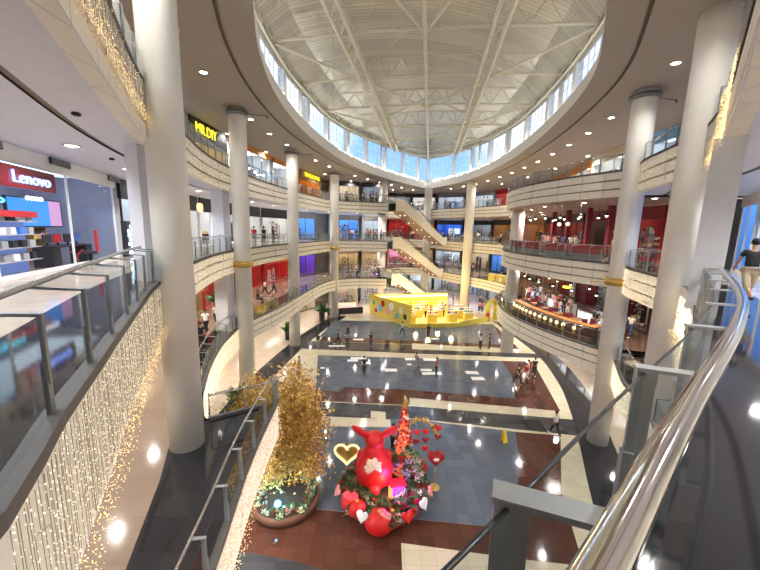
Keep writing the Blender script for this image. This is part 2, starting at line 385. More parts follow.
for lv in (L3, L4):
    w = names[lv]
    railing(cut(LE, (-1.5,.3), (-6.2,9.5)), lv, {L3: 'near left glass railing with dark posts above the light curtain', L4: 'glass railing high up at top left above the glittering fascia'}[lv])
    railing(cut(LE, (-7.3,12.2), (-9.7,22.4)), lv, 'glass railing on the %s level between the two big left columns' % w)
    railing(cut(LE, (-9.8,23.6), (-6.9,45.6)), lv, 'glass railing on the %s level beyond the gold-banded left column' % w)
    railing(cut(LE, (-6.5,46.4), (.6,48.3)), lv, 'far railing on the %s level left of the escalators' % w, gap=1.8)
railing(cut(LE2, (-2.9,3), (-4.0,12.9)), L2, 'glass railing along the near edge of the lower black granite balcony beside the gold tree', .28)
railing([Vector((-4.05,12.8)), Vector((-6.1,11.45))], L2, 'short railing crossing behind the left column on the lower granite balcony', .28)
railing(cut(LE2, (-7.2,13.2), (-9.5,22)), L2, 'second level railing with people walking behind it, left of gold-banded column')
railing(cut(LE2, (-9.5,24), (-6.6,45)), L2, 'second level railing beyond the gold-banded left column')
railing(cut(LE2, (-6.3,46), (.6,48.3)), L2, 'far second level railing left of the lowest escalator', gap=1.8)
for lv in (L2, L3, L4):
    w = names[lv]
    railing(cut(FB, (2.5,63), (9.6,60)), lv, 'distant railing on the %s level behind the escalators' % w, gap=1.9)
    railing(cut(FB, (11.2,57.3), (16.3,48)), lv, 'distant railing on the %s level right of the escalators' % w, gap=1.9)
    railing(cut(FB, (15,38.5), (13.7,20.0)), lv, 'glass railing around the bulging %s level gallery on the right' % w)
for lv, E_ in ((L3, RN), (L4, RN)):
    railing(cut(E_, (13.6,18.9), (11.4,13.4)), lv, 'short %s level railing between the two big right columns' % names[lv])
railing(cut(RN2, (13.6,18.9), (11.3,13.8)), L2, 'short second level railing above the lit fascia between the two big right columns')
railing(cut(RN2, (11.0,13.0), (-2,-1.4)), L2, 'second level railing below the near handrail')
railing(cut(RN, (8.4,9.0), (-1.2,-.5)), L3, 'polished thick curved handrail with glass panels in the right foreground', .28, .044, 1.43, chrome, anchor=(.30,.86))
railing(cut(RN, (10.9,12.3), (-1.2,-.5)), L4, 'overhead glass railing at the top right corner')

# ---------------------------------------------------------------- string light curtains
def curtain(P, z, top, bot, spacing, r, den, label, wires=False, fringe=0, seed=1, d0=.03, m=bead, bsp=None):
    rnd = random.Random(seed); P = resample(P, step=spacing); N = normals(P); mb = MB()
    for p, n in zip(P, N):
        q = p+n*(d0+rnd.random()*.02)
        if wires:
            a = q+Vector((n.y, -n.x))*.002; zb = z+bot+rnd.uniform(-.1,.1)
            mb.add([(q.x-.002,q.y,z+top),(q.x+.003,q.y+.002,z+top),(q.x+.003,q.y+.002,zb),(q.x-.002,q.y,zb)], [(0,1,2,3)], 1)
        k = int((top-bot)*den)
        for i in range(k):
            zz = z+bot+(top-bot)*(i+rnd.random())/k; mb.octa((q.x+rnd.uniform(-.5,.5)*spacing*.5, q.y+rnd.uniform(-.5,.5)*spacing*.5, zz), r*rnd.uniform(.6,1.15), 0)
        for i in range(fringe):
            qq = p+n*(d0+rnd.random()*.16); zz = z+bot-abs(rnd.gauss(0,.16))+.1; mb.octa((qq.x+rnd.uniform(-.05,.05), qq.y+rnd.uniform(-.05,.05), zz), r*rnd.uniform(.6,1.2), 2)
    o = mb.build('string_lights', [m, wire, beadb]); return tag(o, label, 'string lights', None, 'stuff')
curtain(cut(LE, (-2.08,1.64), (-6.2,9.5)), L3, -.02, -1.25, .055, .0048, 11, 'curtain of warm string lights hanging on the near left third level fascia', True, 9, 3)
curtain(cut(LE, (-3.3,3.8), (-6.2,9.5)), L4, -.05, -1.0, .075, .0050, 5, 'string lights with golden fringe on the upper left fourth level fascia', True, 12, 4)
curtain(cut(LE, (-6.5,10.4), (-9.8,23)), L3, -.05, -1.35, .13, .011, 7, 'string lights on the third level fascia between the two left columns', False, 1, 5)
curtain(cut(LE, (-6.5,10.4), (-9.8,23)), L4, -.05, -1.35, .16, .010, 4, 'string lights on the fourth level fascia between the two left columns', False, 1, 6)
curtain(cut(LE2, (-7.2,13.2), (-9.5,23)), L2, -.05, -1.35, .10, .013, 9, 'string lights on the second level fascia behind the granite balcony', False, 2, 7)
curtain(cut(LE2, (-2.9,3), (-4.0,12.9)), L2, -.05, -1.35, .07, .0085, 9, 'string lights on the lower balcony fascia beside the gold tree', False, 4, 8)
curtain(cut(RN2, (13.6,18.9), (11.1,13.2)), L2, -.05, -1.35, .07, .012, 7, 'bright string lights on the second level fascia between the right columns', False, 1, 9)
curtain(cut(RN, (13.6,18.9), (11.3,13.2)), L3, -.05, -1.35, .10, .012, 8, 'string lights on the third level fascia between the right columns', False, 1, 10)
curtain(cut(RN, (10.4,11.8), (7.5,8.3)), L3, -.3, -1.6, .07, .011, 12, 'golden string lights hanging just behind the glass by the right column', False, 3, 11)
curtain(cut(RN, (13.6,18.9), (11.3,13.2)), L4, -.05, -1.35, .14, .010, 5, 'sparse string lights on the fourth level fascia between the right columns', False, 1, 12)
curtain(cut(RN, (9.4,10.4), (7.0,7.7)), L4, .3, -1.45, .05, .0085, 9, 'dense bunch of golden lights hanging beside the right column at top right', False, 4, 13, .05, beadb)
for lv, s in ((L2, 14), (L3, 15), (L4, 16)):
    curtain(cut(FB, (14.5,37.5), (13.7,20)), lv, -.05, -1.35, .22, .011, 3, 'fine string lights on the bulging %s level fascia at right' % names[lv], False, 1, s)
    curtain(cut(EDGES[lv][0], (-9.6,24.5), (-6.9,45)), lv, -.05, -1.35, .25, .012, 3, 'fine string lights on the left %s level fascia beyond the gold-banded column' % names[lv], False, 1, s+5)

# ---------------------------------------------------------------- top ceiling, oval opening, clerestory, roof
OP = cr([(-.6,-.5),(-2.2,5),(-3.5,9.6),(-4.4,12.5),(-5.3,15.5),(-6.0,19.5),(-6.25,24.3),(-5.95,30),(-4.5,38.5),(-2.0,46),(1.6,53),(7.95,62.6),(11.0,55.5),(12.7,47),(13.0,38),(12.4,30),(11.2,22.8),(9.7,17.3),(7.6,13.2),(5.2,9.2),(2.4,4.4),(-.6,-.5)], step=.7, sharp=(11,))
OPn = resample(OP, 200)
tipi = max(range(200), key=lambda i: OPn[i].y)
def oo(d):
    # offset away from the void, with the tip kept sharp
    a = offs(OPn[:tipi+1], 0); NL = normals(OPn[:tipi+1]); NR = normals(OPn[tipi:])
    L = [p-n*d for p, n in zip(OPn[:tipi+1], NL)]; R = [p-n*d for p, n in zip(OPn[tipi:], NR)]
    tip = Vector((OPn[tipi].x+d*.14, OPn[tipi].y+d*1.9)); s = Vector((OPn[0].x, OPn[0].y-d*1.9))
    L = [p for p in L]; L[-1] = tip; R[0] = tip; L[0] = s; R[-1] = s
    return L[:-1]+R
cen = Vector((3.6, 30))
outer = []
for p in OPn:
    d = p-cen; a = math.atan2(d.y/48, d.x/27); outer.append(cen+Vector((29*math.cos(a), 52*math.sin(a))))
mb = MB(); e0 = oo(0); e1 = oo(1.15); e2 = oo(1.3)
strip(mb, e2, outer, CE); strip(mb, e1, e2, CE+.1, 1); strip(mb, e0, e1, CE+.0, 0); strip(mb, e1, e1, CE, 1, CE+.1); strip(mb, e2, e2, CE, 1, CE+.1)
struct(mb.build('ceiling_top', [ceil_top_m, groove]))
mb = MB(); pr_ = [(0,CE),(0,CE+.5),(.12,CE+.5),(.12,CE+.8),(.24,CE+.8),(.24,CE+1.1),(1.4,CE+1.1),(1.4,CE+1.8)]
for (d, z), (d2, z2) in zip(pr_, pr_[1:]): strip(mb, oo(d), oo(d2), z, 0, z2)
struct(mb.build('trim_opening_rim', mat('rim_paint', (.86,.83,.76), .5)))
W = oo(1.4); ZS = CE+1.8
def ztop(p): return 13.1+max(0, p.y-38)*.05
# window bays separated by piers; every pane grid is one mesh
bay = 8; bi = 0; i = 2
winf = mat('window_frame', (.60,.66,.72), .5)
pier = MB()
while i < 198:
    j = min(i+bay, 198)
    if i < tipi < j: j = tipi
    seg = W[i:j+1]
    if len(seg) > 2:
        bi += 1; pa, pb = seg[0], seg[-1]
        pane = MB(); strip(pane, seg, seg, ZS, 0)
        pane = MB(); n = len(seg); pane.add([(p.x,p.y,ZS) for p in seg]+[(p.x,p.y,ztop(p)) for p in seg], [(q,q+1,n+q+1,n+q) for q in range(n-1)])
        fr = MB()
        for zf in (0, .33, .66, 1.):
            fr.tube([(p.x,p.y,ZS+(ztop(p)-ZS)*zf) for p in seg], .035, 4)
        R2 = resample(seg, 7)
        for p in R2: fr.bar((p.x,p.y,ZS), (p.x,p.y,ztop(p)), .05)
        wf = struct(fr.build('window_%d' % bi, winf)); pn = pane.build('pane', winglass, wf)
        pier.box((pa.x,pa.y,(ZS+ztop(pa))/2), (.45,.45,ztop(pa)-ZS), math.atan2(seg[1].y-pa.y, seg[1].x-pa.x))
    i = j
struct(pier.build('trim_window_piers', mat('pier_paint', (.72,.71,.68), .5)))
# roof deck and drum top
def deckz(s): return 16.6-2.0*s*s
ax = Vector((.14, .99)).normalized(); A0 = Vector((-.9, 0))     # axis of the roof
def axis_pt(p): return A0+ax*((p-A0).dot(ax))
W2 = oo(1.5); mb = MB(); n = len(W2); K = 6; V = []
for p in W2:
    c = axis_pt(p)
    for k in range(K+1):
        s = k/K; q = c.lerp(p, s); V.append((q.x, q.y, deckz(s) if k < K else ztop(p)+.75))
mb.add(V, [(i*(K+1)+k, i*(K+1)+k+1, (i+1)*(K+1)+k+1, (i+1)*(K+1)+k) for i in range(n-1) for k in range(K)], 0)
struct(mb.build('ceiling_roof_deck', roofdeck))
mb = MB(); w0 = [(p.x,p.y) for p in W2]
mb.add([(p.x,p.y,ztop(p)) for p in W2]+[(p.x,p.y,ztop(p)+.8) for p in W2], [(i,i+1,n+i+1,n+i) for i in range(n-1)]); struct(mb.build('trim_drum_top', white))
pts = [(p.x,p.y,ztop(p)+.15) for p in oo(1.1)][2:-2]; pt2 = [(p.x,p.y,ztop(p)+.85) for p in oo(1.3)][2:-2]
t = root('ring_truss', (0,0,13)); MB().tube(pts, .09, 6).build('lower_chord', trussp, t, (0,0,13)); MB().tube(pt2, .07, 6).build('upper_chord', trussp, t, (0,0,13))
mb = MB()
for i in range(0, len(pts)-3, 3): mb.bar(pts[i], pt2[i+1], .05); mb.bar(pt2[i+1], pts[i+3], .05)
mb.build('webbing', darksteel, t, (0,0,13)); tag(t, 'curved ring truss running above the clerestory windows', 'truss')
def on_ring(o_, d):     # where a line from o_ along d meets the drum
    best = None
    for a, b in zip(W, W[1:]):
        e = b-a; den = d.x*e.y-d.y*e.x
        if abs(den) < 1e-9: continue
        q = a-o_; t_ = (q.x*e.y-q.y*e.x)/den; u_ = (q.x*d.y-q.y*d.x)/den
        if 0 <= u_ <= 1 and t_ > 0 and (best is None or t_ < best): best = t_
    return o_+d*best if best else o_
def truss(p, q, zl, zu, rl, ru, rw, name, label, tri=0., nseg=None, group=None, arch=0.):
    p, q = Vector(p), Vector(q); L = (q-p).length; n = nseg or max(3, int(L/1.9)); d = (q-p)/L; s = Vector((-d.y, d.x))
    o = (p.x, p.y, zl); t = root(name, o)
    def lo(i, off=0): f = i/n; a = p.lerp(q, f)+s*off; return (a.x, a.y, zl+arch*math.sin(PI*f))
    def up(i): f = i/n; a = p.lerp(q, f); return (a.x, a.y, zu+arch*math.sin(PI*f))
    if tri:
        for e in (-tri, tri): MB().tube([lo(i, e) for i in range(n+1)], rl, 8).build('lower_chord', trussp, t, o)
    else: MB().tube([lo(i) for i in range(n+1)], rl, 8).build('lower_chord', trussp, t, o)
    MB().tube([up(i) for i in range(n+1)], ru, 8).build('upper_chord', trussp, t, o)
    mb = MB()
    for i in range(n):
        for e in ((-tri, tri) if tri else (0,)):
            mb.bar(lo(i, e), up(i+.5) , rw); mb.bar(up(i+.5), lo(i+1, e), rw)
            if not tri and i % 2 == 0: mb.bar(lo(i), up(i), rw)
        if tri: mb.bar(lo(i, -tri), lo(i+1, tri), rw); mb.bar(lo(i, -tri), lo(i, tri), rw)
    mb.build('webbing', trussp, t, o); return tag(t, label, 'truss', group)
perp = Vector((ax.y, -ax.x))
def AP(s, w): return A0+ax*s+perp*w
zL = 13.7
for w, lab in ((-5.0, 'long roof truss running away on the left of the skylight roof'), (4.4, 'long roof truss running away on the right of the skylight roof')):
    o_ = AP(30, w); truss(on_ring(o_, -ax), on_ring(o_, ax), zL, 15.0, .13, .11, .055, 'roof_truss', lab, .38)
o_ = AP(30, 0); P, Q = on_ring(o_, -ax), on_ring(o_, ax)
tag(MB().tube([(P.x,P.y,zL),(Q.x,Q.y,zL)], .13, 10).build('ridge_tube', trussp), 'straight central tube along the middle of the skylight roof', 'roof tube')
cs_ = [4, 11, 17.5, 23.5, 30, 36.5, 43, 49, 55, 59.5]
ordn = ['first', 'second', 'third', 'fourth', 'fifth', 'sixth', 'seventh', 'eighth', 'ninth', 'tenth']
for k, s in enumerate(cs_):
    o_ = AP(s, 0); a, b = on_ring(o_, -perp), on_ring(o_, perp)
    truss(a, b, zL+.05, 15.2, .10 if k in (3,) else .08, .06, .045, 'cross_truss', 'cross roof truss, %s from the near end of the skylight roof' % ordn[k], 0., None, None, .25)
nodes = [(23.5, 36.5), (10, 23.5), (36.5, 47), (47, 56)]
for k, (s0, s1) in enumerate(nodes):
    for sg, w in ((-1, 'left'), (1, 'right')):
        a = on_ring(AP(s0, 0), perp*sg); b = AP(s1, 0)
        tag(MB().tube([(a.x,a.y,zL),(b.x,b.y,zL)], .085, 8).build('diagonal_brace', trussp), 'diagonal roof brace on the %s, %s from the near end' % (w, ordn[(1,0,2,3)[k]]), 'roof brace')
        c = on_ring(AP(s1, 0), perp*sg); b2 = AP(s0, 0)
        tag(MB().tube([(c.x,c.y,zL+1),(b2.x,b2.y,zL+1)], .045, 6).build('thin_brace', trussp), 'thin upper roof brace on the %s, %s from the near end' % (w, ordn[(1,0,2,3)[k]]), 'roof brace')
for s in (30, 43, 52):
    for sg in (-1, 1):
        a = on_ring(AP(s, 0), perp*sg); tag(MB().tube([(a.x,a.y,CE+1.1),(a.x,a.y,14.2)], .16, 10).build('roof_post', trussp), 'slim post rising in front of the clerestory windows', 'post', 'clerestory posts')
# bulbs on the ledge
lamp = root('ledge_lamp'); MB().lathe((0,0,0), [(.09,0),(.09,.06),(.04,.10),(.04,.16)], 10).build('lamp_holder', white, lamp)
MB().ball((0,0,.26), .11, 10).build('bulb', emat('ledge_bulb', (1.,.90,.72), 14.), lamp)
LB = oo(.75); LB_L = bpy.data.lights.new('uplight', 'POINT'); LB_L.energy = 32; LB_L.color = (1,.95,.84); LB_L.shadow_soft_size = .12
first = True
for k in range(6, 196, 5):
    p = LB[k]; t = lamp if first else ctree(lamp); first = False
    lo_ = bpy.data.objects.new('light', LB_L); C.objects.link(lo_); lo_.location = (p.x, p.y, CE+1.65)
    t.location = (p.x, p.y, CE+1.1); tag(t, 'glowing round bulb on the white ledge of the oval opening', 'lamp', 'bulbs on the ledge of the opening')

# ---------------------------------------------------------------- downlights with their lights
LIGHTS = {}
def plight(x, y, z, e, c=(1,.93,.82), r=.12, spot=True):
    key = (e, c, r, spot)
    if key not in LIGHTS:
        l = bpy.data.lights.new('light', 'SPOT' if spot else 'POINT'); l.energy = e; l.color = c; l.shadow_soft_size = r
        if spot: l.spot_size = math.radians(150); l.spot_blend = .6
        LIGHTS[key] = l
    o = bpy.data.objects.new('light', LIGHTS[key]); C.objects.link(o); o.location = (x, y, z); return o
dl = root('downlight'); MB().lathe((0,0,-.02), [(.17,.02),(.17,0),(.13,0),(.13,.02)], 20).build('trim_ring', white, dl)
MB().lathe((0,0,-.012), [(.125,.0),(.125,.008)], 20).build('diffuser', lampe, dl)
first = True
def down(x, y, z, label, group, e, c=(1,.93,.82)):
    global first
    t = dl if first else ctree(dl); first = False
    t.location = (x, y, z); tag(t, label, 'downlight', group); t.scale = (1.25,)*3
    lo = plight(0, 0, -.08, e, c); lo.parent = t
for lv, es in EDGES.items():
    for sd, E_ in zip(sides, es):
        P = resample(offs(resample(E_, step=1.), -2.3), step=4.2)
        for p in P[1:]:
            if p.y < -4 or (sd == 'right' and p.y < -1): continue
            c = (.86,.90,1.) if (lv == L4 and sd != 'far') else (1,.95,.88)
            down(p.x, p.y, lv-1.4, 'recessed round downlight in the %s ceiling below the %s level' % (sd, names[lv]), 'downlights in the %s ceiling below the %s level' % (sd, names[lv]), {L2: 220, L3: 250, L4: 260}[lv], c)
E2 = oo(3.0); E3 = oo(6.5)
for k in range(4, 197, 5):
    if min((E2[k]-Vector(q)).length for q in ((-6.15,9.95),(10.75,12.45),(13.2,18.75),(-9.35,23),(-8.85,34.5),(-6.35,46.4))) > 1.7: down(E2[k].x, E2[k].y, CE, 'recessed downlight in the top ceiling near the oval opening', 'downlights of the top ceiling, inner row', 190, (1,.95,.89))
for k in range(8, 197, 9):
    if min((E3[k]-Vector(q)).length for q in ((-6.15,9.95),(10.75,12.45),(13.2,18.75),(-9.35,23),(-8.85,34.5),(-6.35,46.4))) > 1.7: down(E3[k].x, E3[k].y, CE, 'recessed downlight in the top ceiling farther from the oval opening', 'downlights of the top ceiling, outer row', 190, (1,.95,.89))
# ---------------------------------------------------------------- shops
PAL = {'lavender': (.36,.38,.52), 'white': (.82,.82,.82), 'black': (.03,.03,.035), 'red': (.5,.02,.03), 'orange': (.85,.33,.05), 'yellow': (.9,.68,.05), 'blue': (.06,.20,.62), 'wood': (.40,.22,.10),
       'teal': (.10,.45,.5), 'purple': (.30,.10,.50), 'pink': (.85,.30,.40), 'grey': (.35,.35,.37), 'cream': (.75,.66,.50), 'green': (.08,.35,.12), 'sky': (.25,.55,.9), 'maroon': (.22,.02,.03)}
def pc(n, r=.5): return mat('paint_'+n, PAL[n], r)
goods_m = [pc(n) for n in ('white','black','red','blue','cream','pink','teal','yellow','grey','wood')]
def shop(p0, p1, z, label, wall='white', head='black', panel='c', sign=None, signcol=(1,1,1), ss=2.5, board=None, fl=0, h=3.85, depth=3.2, door=True, seed=0, mull='grey', screen=None, signw=.5, signat=.5, hz=2.95, glz=True, pw=1., backlit=False, mw=.07, msp=1.6):
    rnd = random.Random(seed*13+5); p0, p1 = Vector(p0), Vector(p1); d = p1-p0; Wd = d.length; t = root('shop_unit', (p0.x,p0.y,z), math.atan2(d.y, d.x))
    MB().box((Wd/2, depth, h/2), (Wd,.1,h)).build('back_wall', pc(wall), t)
    for x in (.06, Wd-.06): MB().box((x, depth/2, h/2), (.12, depth-.1, h)).build('side_wall', pc(wall), t)
    MB().box((Wd/2, -.02, (hz+h)/2), (Wd,.16,h-hz)).build('header', pc(head), t)
    pn = {'c': emat('shop_light_cool' if pw == 1 else 'shop_light_dim', (.72,.86,1.), 2.6*pw), 'b': emat('shop_light_blue', (.35,.55,1.), 4.), 'w': emat('shop_light_warm', (1.,.74,.42), 2.4), 'n': emat('shop_light_white', (1.,.96,.9), 2.8)}[panel]
    MB().box((Wd/2, depth*.5, h-.25), (Wd*.8, depth*.55, .05)).build('ceiling_light', pn, t)
    if glz:
        fr = MB(); x = .12; nb = max(2, int(Wd/msp))
        for k in range(nb+1): fr.box((.12+(Wd-.24)*k/nb, 0, hz/2), (mw,.08,hz))
        fr.box((Wd/2, 0, .06), (Wd,.1,.12)).build('window_frame', pc(mull), t)
        for k in range(nb):
            if door and k == nb//2: continue
            a, b = .12+(Wd-.24)*k/nb+.04, .12+(Wd-.24)*(k+1)/nb-.04; MB().add([(a,0,.12),(b,0,.12),(b,0,hz),(a,0,hz)], [(0,1,2,3)]).build('glass_pane', shopglass, t)
    if board:
        MB().box((Wd*signat, -.17, (hz+h)/2), (Wd*signw*1.25, .14, (h-hz)*.72)).build('sign_board', pc(board), t)
    if sign:
        text(sign, 'sign_letters', (h-hz)*.55, emat('sign_%02d%02d%02d' % tuple(int(c*9) for c in signcol), signcol, ss), t, (Wd*signat, -.27, (hz+h)/2), (PI/2,0,0), .03, Wd*signw)
    if backlit: MB().box((Wd*.5, depth-.1, 1.7), (Wd*.9, .06, 2.6)).build('backlit_wall', emat('backlit_blue', (.10,.30,1.), 1.1), t)
    if screen:
        b = MB().box((Wd*.5, depth-.12, 1.7), (Wd*.45, .08, 1.1)).build('display_screen', emat('screen_'+screen, {'blue': (.1,.35,1.), 'pink': (1.,.3,.6), 'white': (.8,.9,1.)}[screen], .9), t)
    for k in range(fl or int(Wd/1.7)):
        x = .8+(Wd-1.6)*(k+.5)/max(1, (fl or int(Wd/1.7))); y = rnd.uniform(.9, depth-.6); hh = rnd.choice((.9,1.4,1.9,2.1)); w_ = rnd.uniform(.8,1.25)
        b = MB(); nsh = int(hh/.42)
        for e in (-1,1): b.box((x+e*w_/2, y, hh/2), (.04,.4,hh))
        for q in range(nsh+1): b.box((x, y, .05+(hh-.05)*q/nsh), (w_,.4,.03))
        sh = b.build('shelf', pc(rnd.choice(('white','wood','black','grey'))), t)
        g = MB()
        for q in range(nsh+1):
            xx = x-w_/2+.08
            while xx < x+w_/2-.1:
                ww = rnd.uniform(.06,.2); gh = rnd.uniform(.1,.3); g.box((xx+ww/2, y-.02, .065+(hh-.05)*q/nsh+gh/2), (ww*.85,.28,gh), 0, rnd.randrange(10)); xx += ww
        o = g.build('goods', goods_m, sh); o['kind'] = 'stuff'
    return tag(t, label, 'shop')
def line(P, segs, z, rows):
    for (a, b), kw in zip(zip(segs, segs[1:]), rows):
        pa, pb = Vector(a), Vector(b); d = (pb-pa).normalized()*.25; kw = dict(kw); shop(pa+d, pb-d, z, **kw)
WL = [(-7.2,.5),(-9.2,5.2),(-13.0,17.0),(-13.75,21.6),(-14.6,27.5),(-14.9,33.5),(-14.2,40.5),(-12.2,47.5),(-9.8,52.0)]
WL4 = [(-9.0,2),(-12.0,11),(-13.0,20),(-12.9,26),(-12.4,31.5),(-11.5,39.5),(-10.4,45),(-9.0,51.5)]
line(0, WL[1:], L3, [
 dict(label='blue-lit electronics shop with red sign board behind the near left railing', wall='lavender', head='white', panel='c', sign=None, board=None, fl=3, mull='white', seed=1, depth=3.4, hz=3.35, pw=.62, mw=.02, msp=3.0),
 dict(label='shop with black doorway and white illuminated letters beside the big left column', head='black', sign='SAMSUNG', signcol=(.9,.95,1.), seed=2, panel='c', mull='black', signw=.62, screen='blue', hz=2.9),
 dict(label='white shop behind a black header, left of the gold-banded column', head='black', panel='n', seed=3, fl=1, mull='white', hz=2.75),
 dict(label='white shop behind a black header with shoppers in front', head='black', panel='n', seed=4, fl=1, mull='white', hz=2.75, board=None, screen='white'),
 dict(label='white shop behind a black header, far behind the third left column', head='black', panel='n', seed=5, mull='white', hz=2.75, screen='white'),
 dict(label='white shop with black header near the far left corner, third level', head='black', panel='n', seed=6, mull='white', wall='white', hz=2.75),
 dict(label='pale blue glass shop at the far left corner, third level', head='grey', panel='b', seed=7, mull='black', wall='sky', screen='white')])
WL4 = [(-12.0,11),(-13.0,19.5),(-13.1,24),(-12.9,29.5),(-11.8,37.5),(-10.6,44.5),(-9.0,51.5)]
line(0, WL4, L4, [
 dict(label='shop with glowing yellow interior on a black front, upper left', head='black', panel='w', seed=12, sign=None, mull='black', wall='yellow'),
 dict(label='narrow grey shop left of the large yellow letters, upper left', head='grey', panel='c', seed=11, mull='black'),
 dict(label='dark shop front with large glowing yellow letters at upper left', head='black', panel='w', seed=12, sign='MR.DIY', ss=1.2, signcol=(1.,.85,.04), mull='black', signw=.55, signat=.33, wall='yellow', hz=2.1),
 dict(label='shop with a long orange lit strip over blue-white displays, upper left', head='orange', panel='c', seed=13, sign=None, mull='grey', fl=4, hz=3.2),
 dict(label='blue-white toy display shop, upper left behind the second column', head='orange', panel='c', seed=14, mull='white', screen='pink', fl=4, hz=3.2),
 dict(label='arcade front with yellow glowing letters near the far left corner', head='wood', panel='w', seed=16, mull='wood', wall='orange', sign='TIMEZONE', ss=1.2, signcol=(1.,.8,.04), signw=.75, fl=4, hz=2.5)])
line(0, WL[1:], L2, [
 dict(label='warm shop below the near left gallery', head='wood', panel='w', seed=21, wall='cream', mull='wood'),
 dict(label='warm brown shop behind the walking group on the second level', head='wood', panel='w', seed=22, wall='cream', mull='wood'),
 dict(label='shop with green plants and amber lights behind the second level railing', head='wood', panel='w', seed=23, wall='wood', mull='wood', fl=3),
 dict(label='red shop with orange counter on the second level', head='red', panel='w', seed=24, wall='red', mull='red', board='orange', fl=2, hz=2.4),
 dict(label='deep red shop wall on the second level beside the third column', head='red', panel='w', seed=25, wall='red', mull='red', fl=2, board='orange', hz=2.4),
 dict(label='red shop with long orange counter near the far left, second level', head='red', panel='w', seed=26, wall='red', mull='red', board='orange', fl=1, hz=2.4),
 dict(label='shop with purple and blue screen at the far left corner, second level', head='black', panel='b', seed=27, wall='purple', mull='black', screen='pink', fl=1)])
line(0, WL[1:], G, [
 dict(label='ground floor shop under the near left galleries', head='cream', panel='w', seed=31, wall='cream', mull='cream'),
 dict(label='ground floor shop behind the left planter', head='cream', panel='w', seed=32, wall='cream', mull='cream'),
 dict(label='ground floor shop behind the first left column base', head='cream', panel='w', seed=33, wall='cream', mull='cream'),
 dict(label='ground floor shop with red counter under the left gallery', head='cream', panel='n', seed=34, wall='cream', mull='red'),
 dict(label='ground floor boutique under the left gallery, pale front', head='cream', panel='n', seed=35, wall='cream', mull='cream'),
 dict(label='ground floor shop near the far left column, dark header', head='black', panel='n', seed=36, wall='cream', mull='black'),
 dict(label='ground floor shop at the far left corner', head='black', panel='n', seed=37, wall='cream', mull='black')])
BL = [(-8.6,54.5),(-3.4,55.6),(.7,56.0)]
for z, rows in ((L4, [dict(label='dark gift shop behind the far railing, top level', head='black', panel='n', seed=41, wall='cream', fl=4, mull='black'), dict(label='black-fronted shop beside the top escalator landing', head='black', panel='c', seed=42, wall='grey', mull='black', fl=3)]),
                (L3, [dict(label='pale blue crowded shop behind the far third level railing', head='grey', panel='b', seed=43, wall='sky', fl=4, mull='black'), dict(label='white shop at the third level escalator landing', head='white', panel='c', seed=44, fl=3)]),
                (L2, [dict(label='clothes shop with dark racks behind the far second level railing', head='cream', panel='w', seed=45, wall='cream', fl=4, mull='black'), dict(label='cream shop at the second level escalator landing', head='cream', panel='w', seed=46, wall='cream', fl=3)]),
                (G, [dict(label='ground floor clothes shop left of the yellow booth', head='black', panel='n', seed=47, wall='cream', fl=4), dict(label='ground floor shop behind the yellow booth', head='black', panel='c', seed=48, fl=3)])):
    line(0, BL, z, rows)
FS = [(1.2,70.5),(6,71.5),(11,70.3),(16,67.3),(20,62.0),(22.5,55.5),(23,48.5),(22,42)]
def frow(z, spec):
    line(0, FS, z, [dict(label=l, head=h_, panel=p_, wall=w_, mull=m_, seed=60+i*7+int(z), fl=3, sign=s_, signcol=(1,.9,.9), signw=.5, screen=sc) for i, (l, h_, p_, w_, m_, s_, sc) in enumerate(spec)])
frow(L4, [('dark shop behind the upper escalator, top level', 'black', 'c', 'grey', 'black', None, None), ('shop with bright white panes at the far end, top level', 'black', 'n', 'white', 'grey', None, 'white'), ('bluish glass shop at the far end, top level', 'grey', 'c', 'white', 'grey', None, 'blue'),
          ('white shop with big lit screen, far top level', 'grey', 'c', 'white', 'black', None, 'white'), ('red-fronted shop at the far right, top level', 'red', 'n', 'red', 'red', None, None), ('white boutique with orange header behind the bulging gallery, top level', 'orange', 'n', 'white', 'orange', None, None), ('white lit shop behind the bulging gallery, top level', 'orange', 'n', 'white', 'white', None, 'blue')])
frow(L3, [('red walled shop behind the upper escalator', 'red', 'w', 'red', 'red', None, None), ('shop with red and orange display, far third level', 'grey', 'w', 'orange', 'red', None, 'pink'), ('dark blue shop front at the far end, third level', 'black', 'b', 'blue', 'black', None, 'white'),
          ('black glass shop at the far end, third level', 'black', 'c', 'grey', 'black', None, None), ('tan wooden counter shop at the far right, third level', 'black', 'w', 'wood', 'wood', None, 'white'), ('wooden front shop behind the bulging gallery, third level', 'wood', 'w', 'wood', 'wood', None, None), ('dim restaurant front behind the bulge, third level', 'black', 'w', 'maroon', 'black', None, 'white')])
frow(L2, [('pink and white shop behind the middle escalator, second level', 'white', 'n', 'pink', 'white', None, 'pink'), ('tan hall behind the middle escalator, second level', 'wood', 'w', 'cream', 'wood', None, None), ('busy bright shop at the far end, second level', 'cream', 'c', 'white', 'grey', None, 'white'),
          ('shop with white lamps at the far end, second level', 'cream', 'n', 'cream', 'grey', None, None), ('blue-white shop at far right, second level', 'grey', 'b', 'sky', 'black', None, 'white'), ('dark restaurant front behind the yellow kiosk, second level', 'black', 'w', 'wood', 'black', None, None), ('brown restaurant front, second level', 'black', 'w', 'wood', 'black', None, None)])
frow(G, [('teal-lit ground floor shop at the far end', 'teal', 'c', 'teal', 'white', None, None), ('white ground floor shop at the far end', 'white', 'c', 'white', 'grey', None, 'white'), ('bright ground floor shop behind the yellow booth', 'white', 'c', 'white', 'grey', None, None),
         ('ground floor shop right of the yellow booth', 'white', 'b', 'white', 'grey', None, 'blue'), ('ground floor shop far right', 'white', 'c', 'white', 'grey', None, None), ('ground floor shop behind the far right column', 'black', 'n', 'white', 'grey', None, None), ('ground floor shop under the bulging gallery', 'cream', 'n', 'cream', 'grey', None, None)])
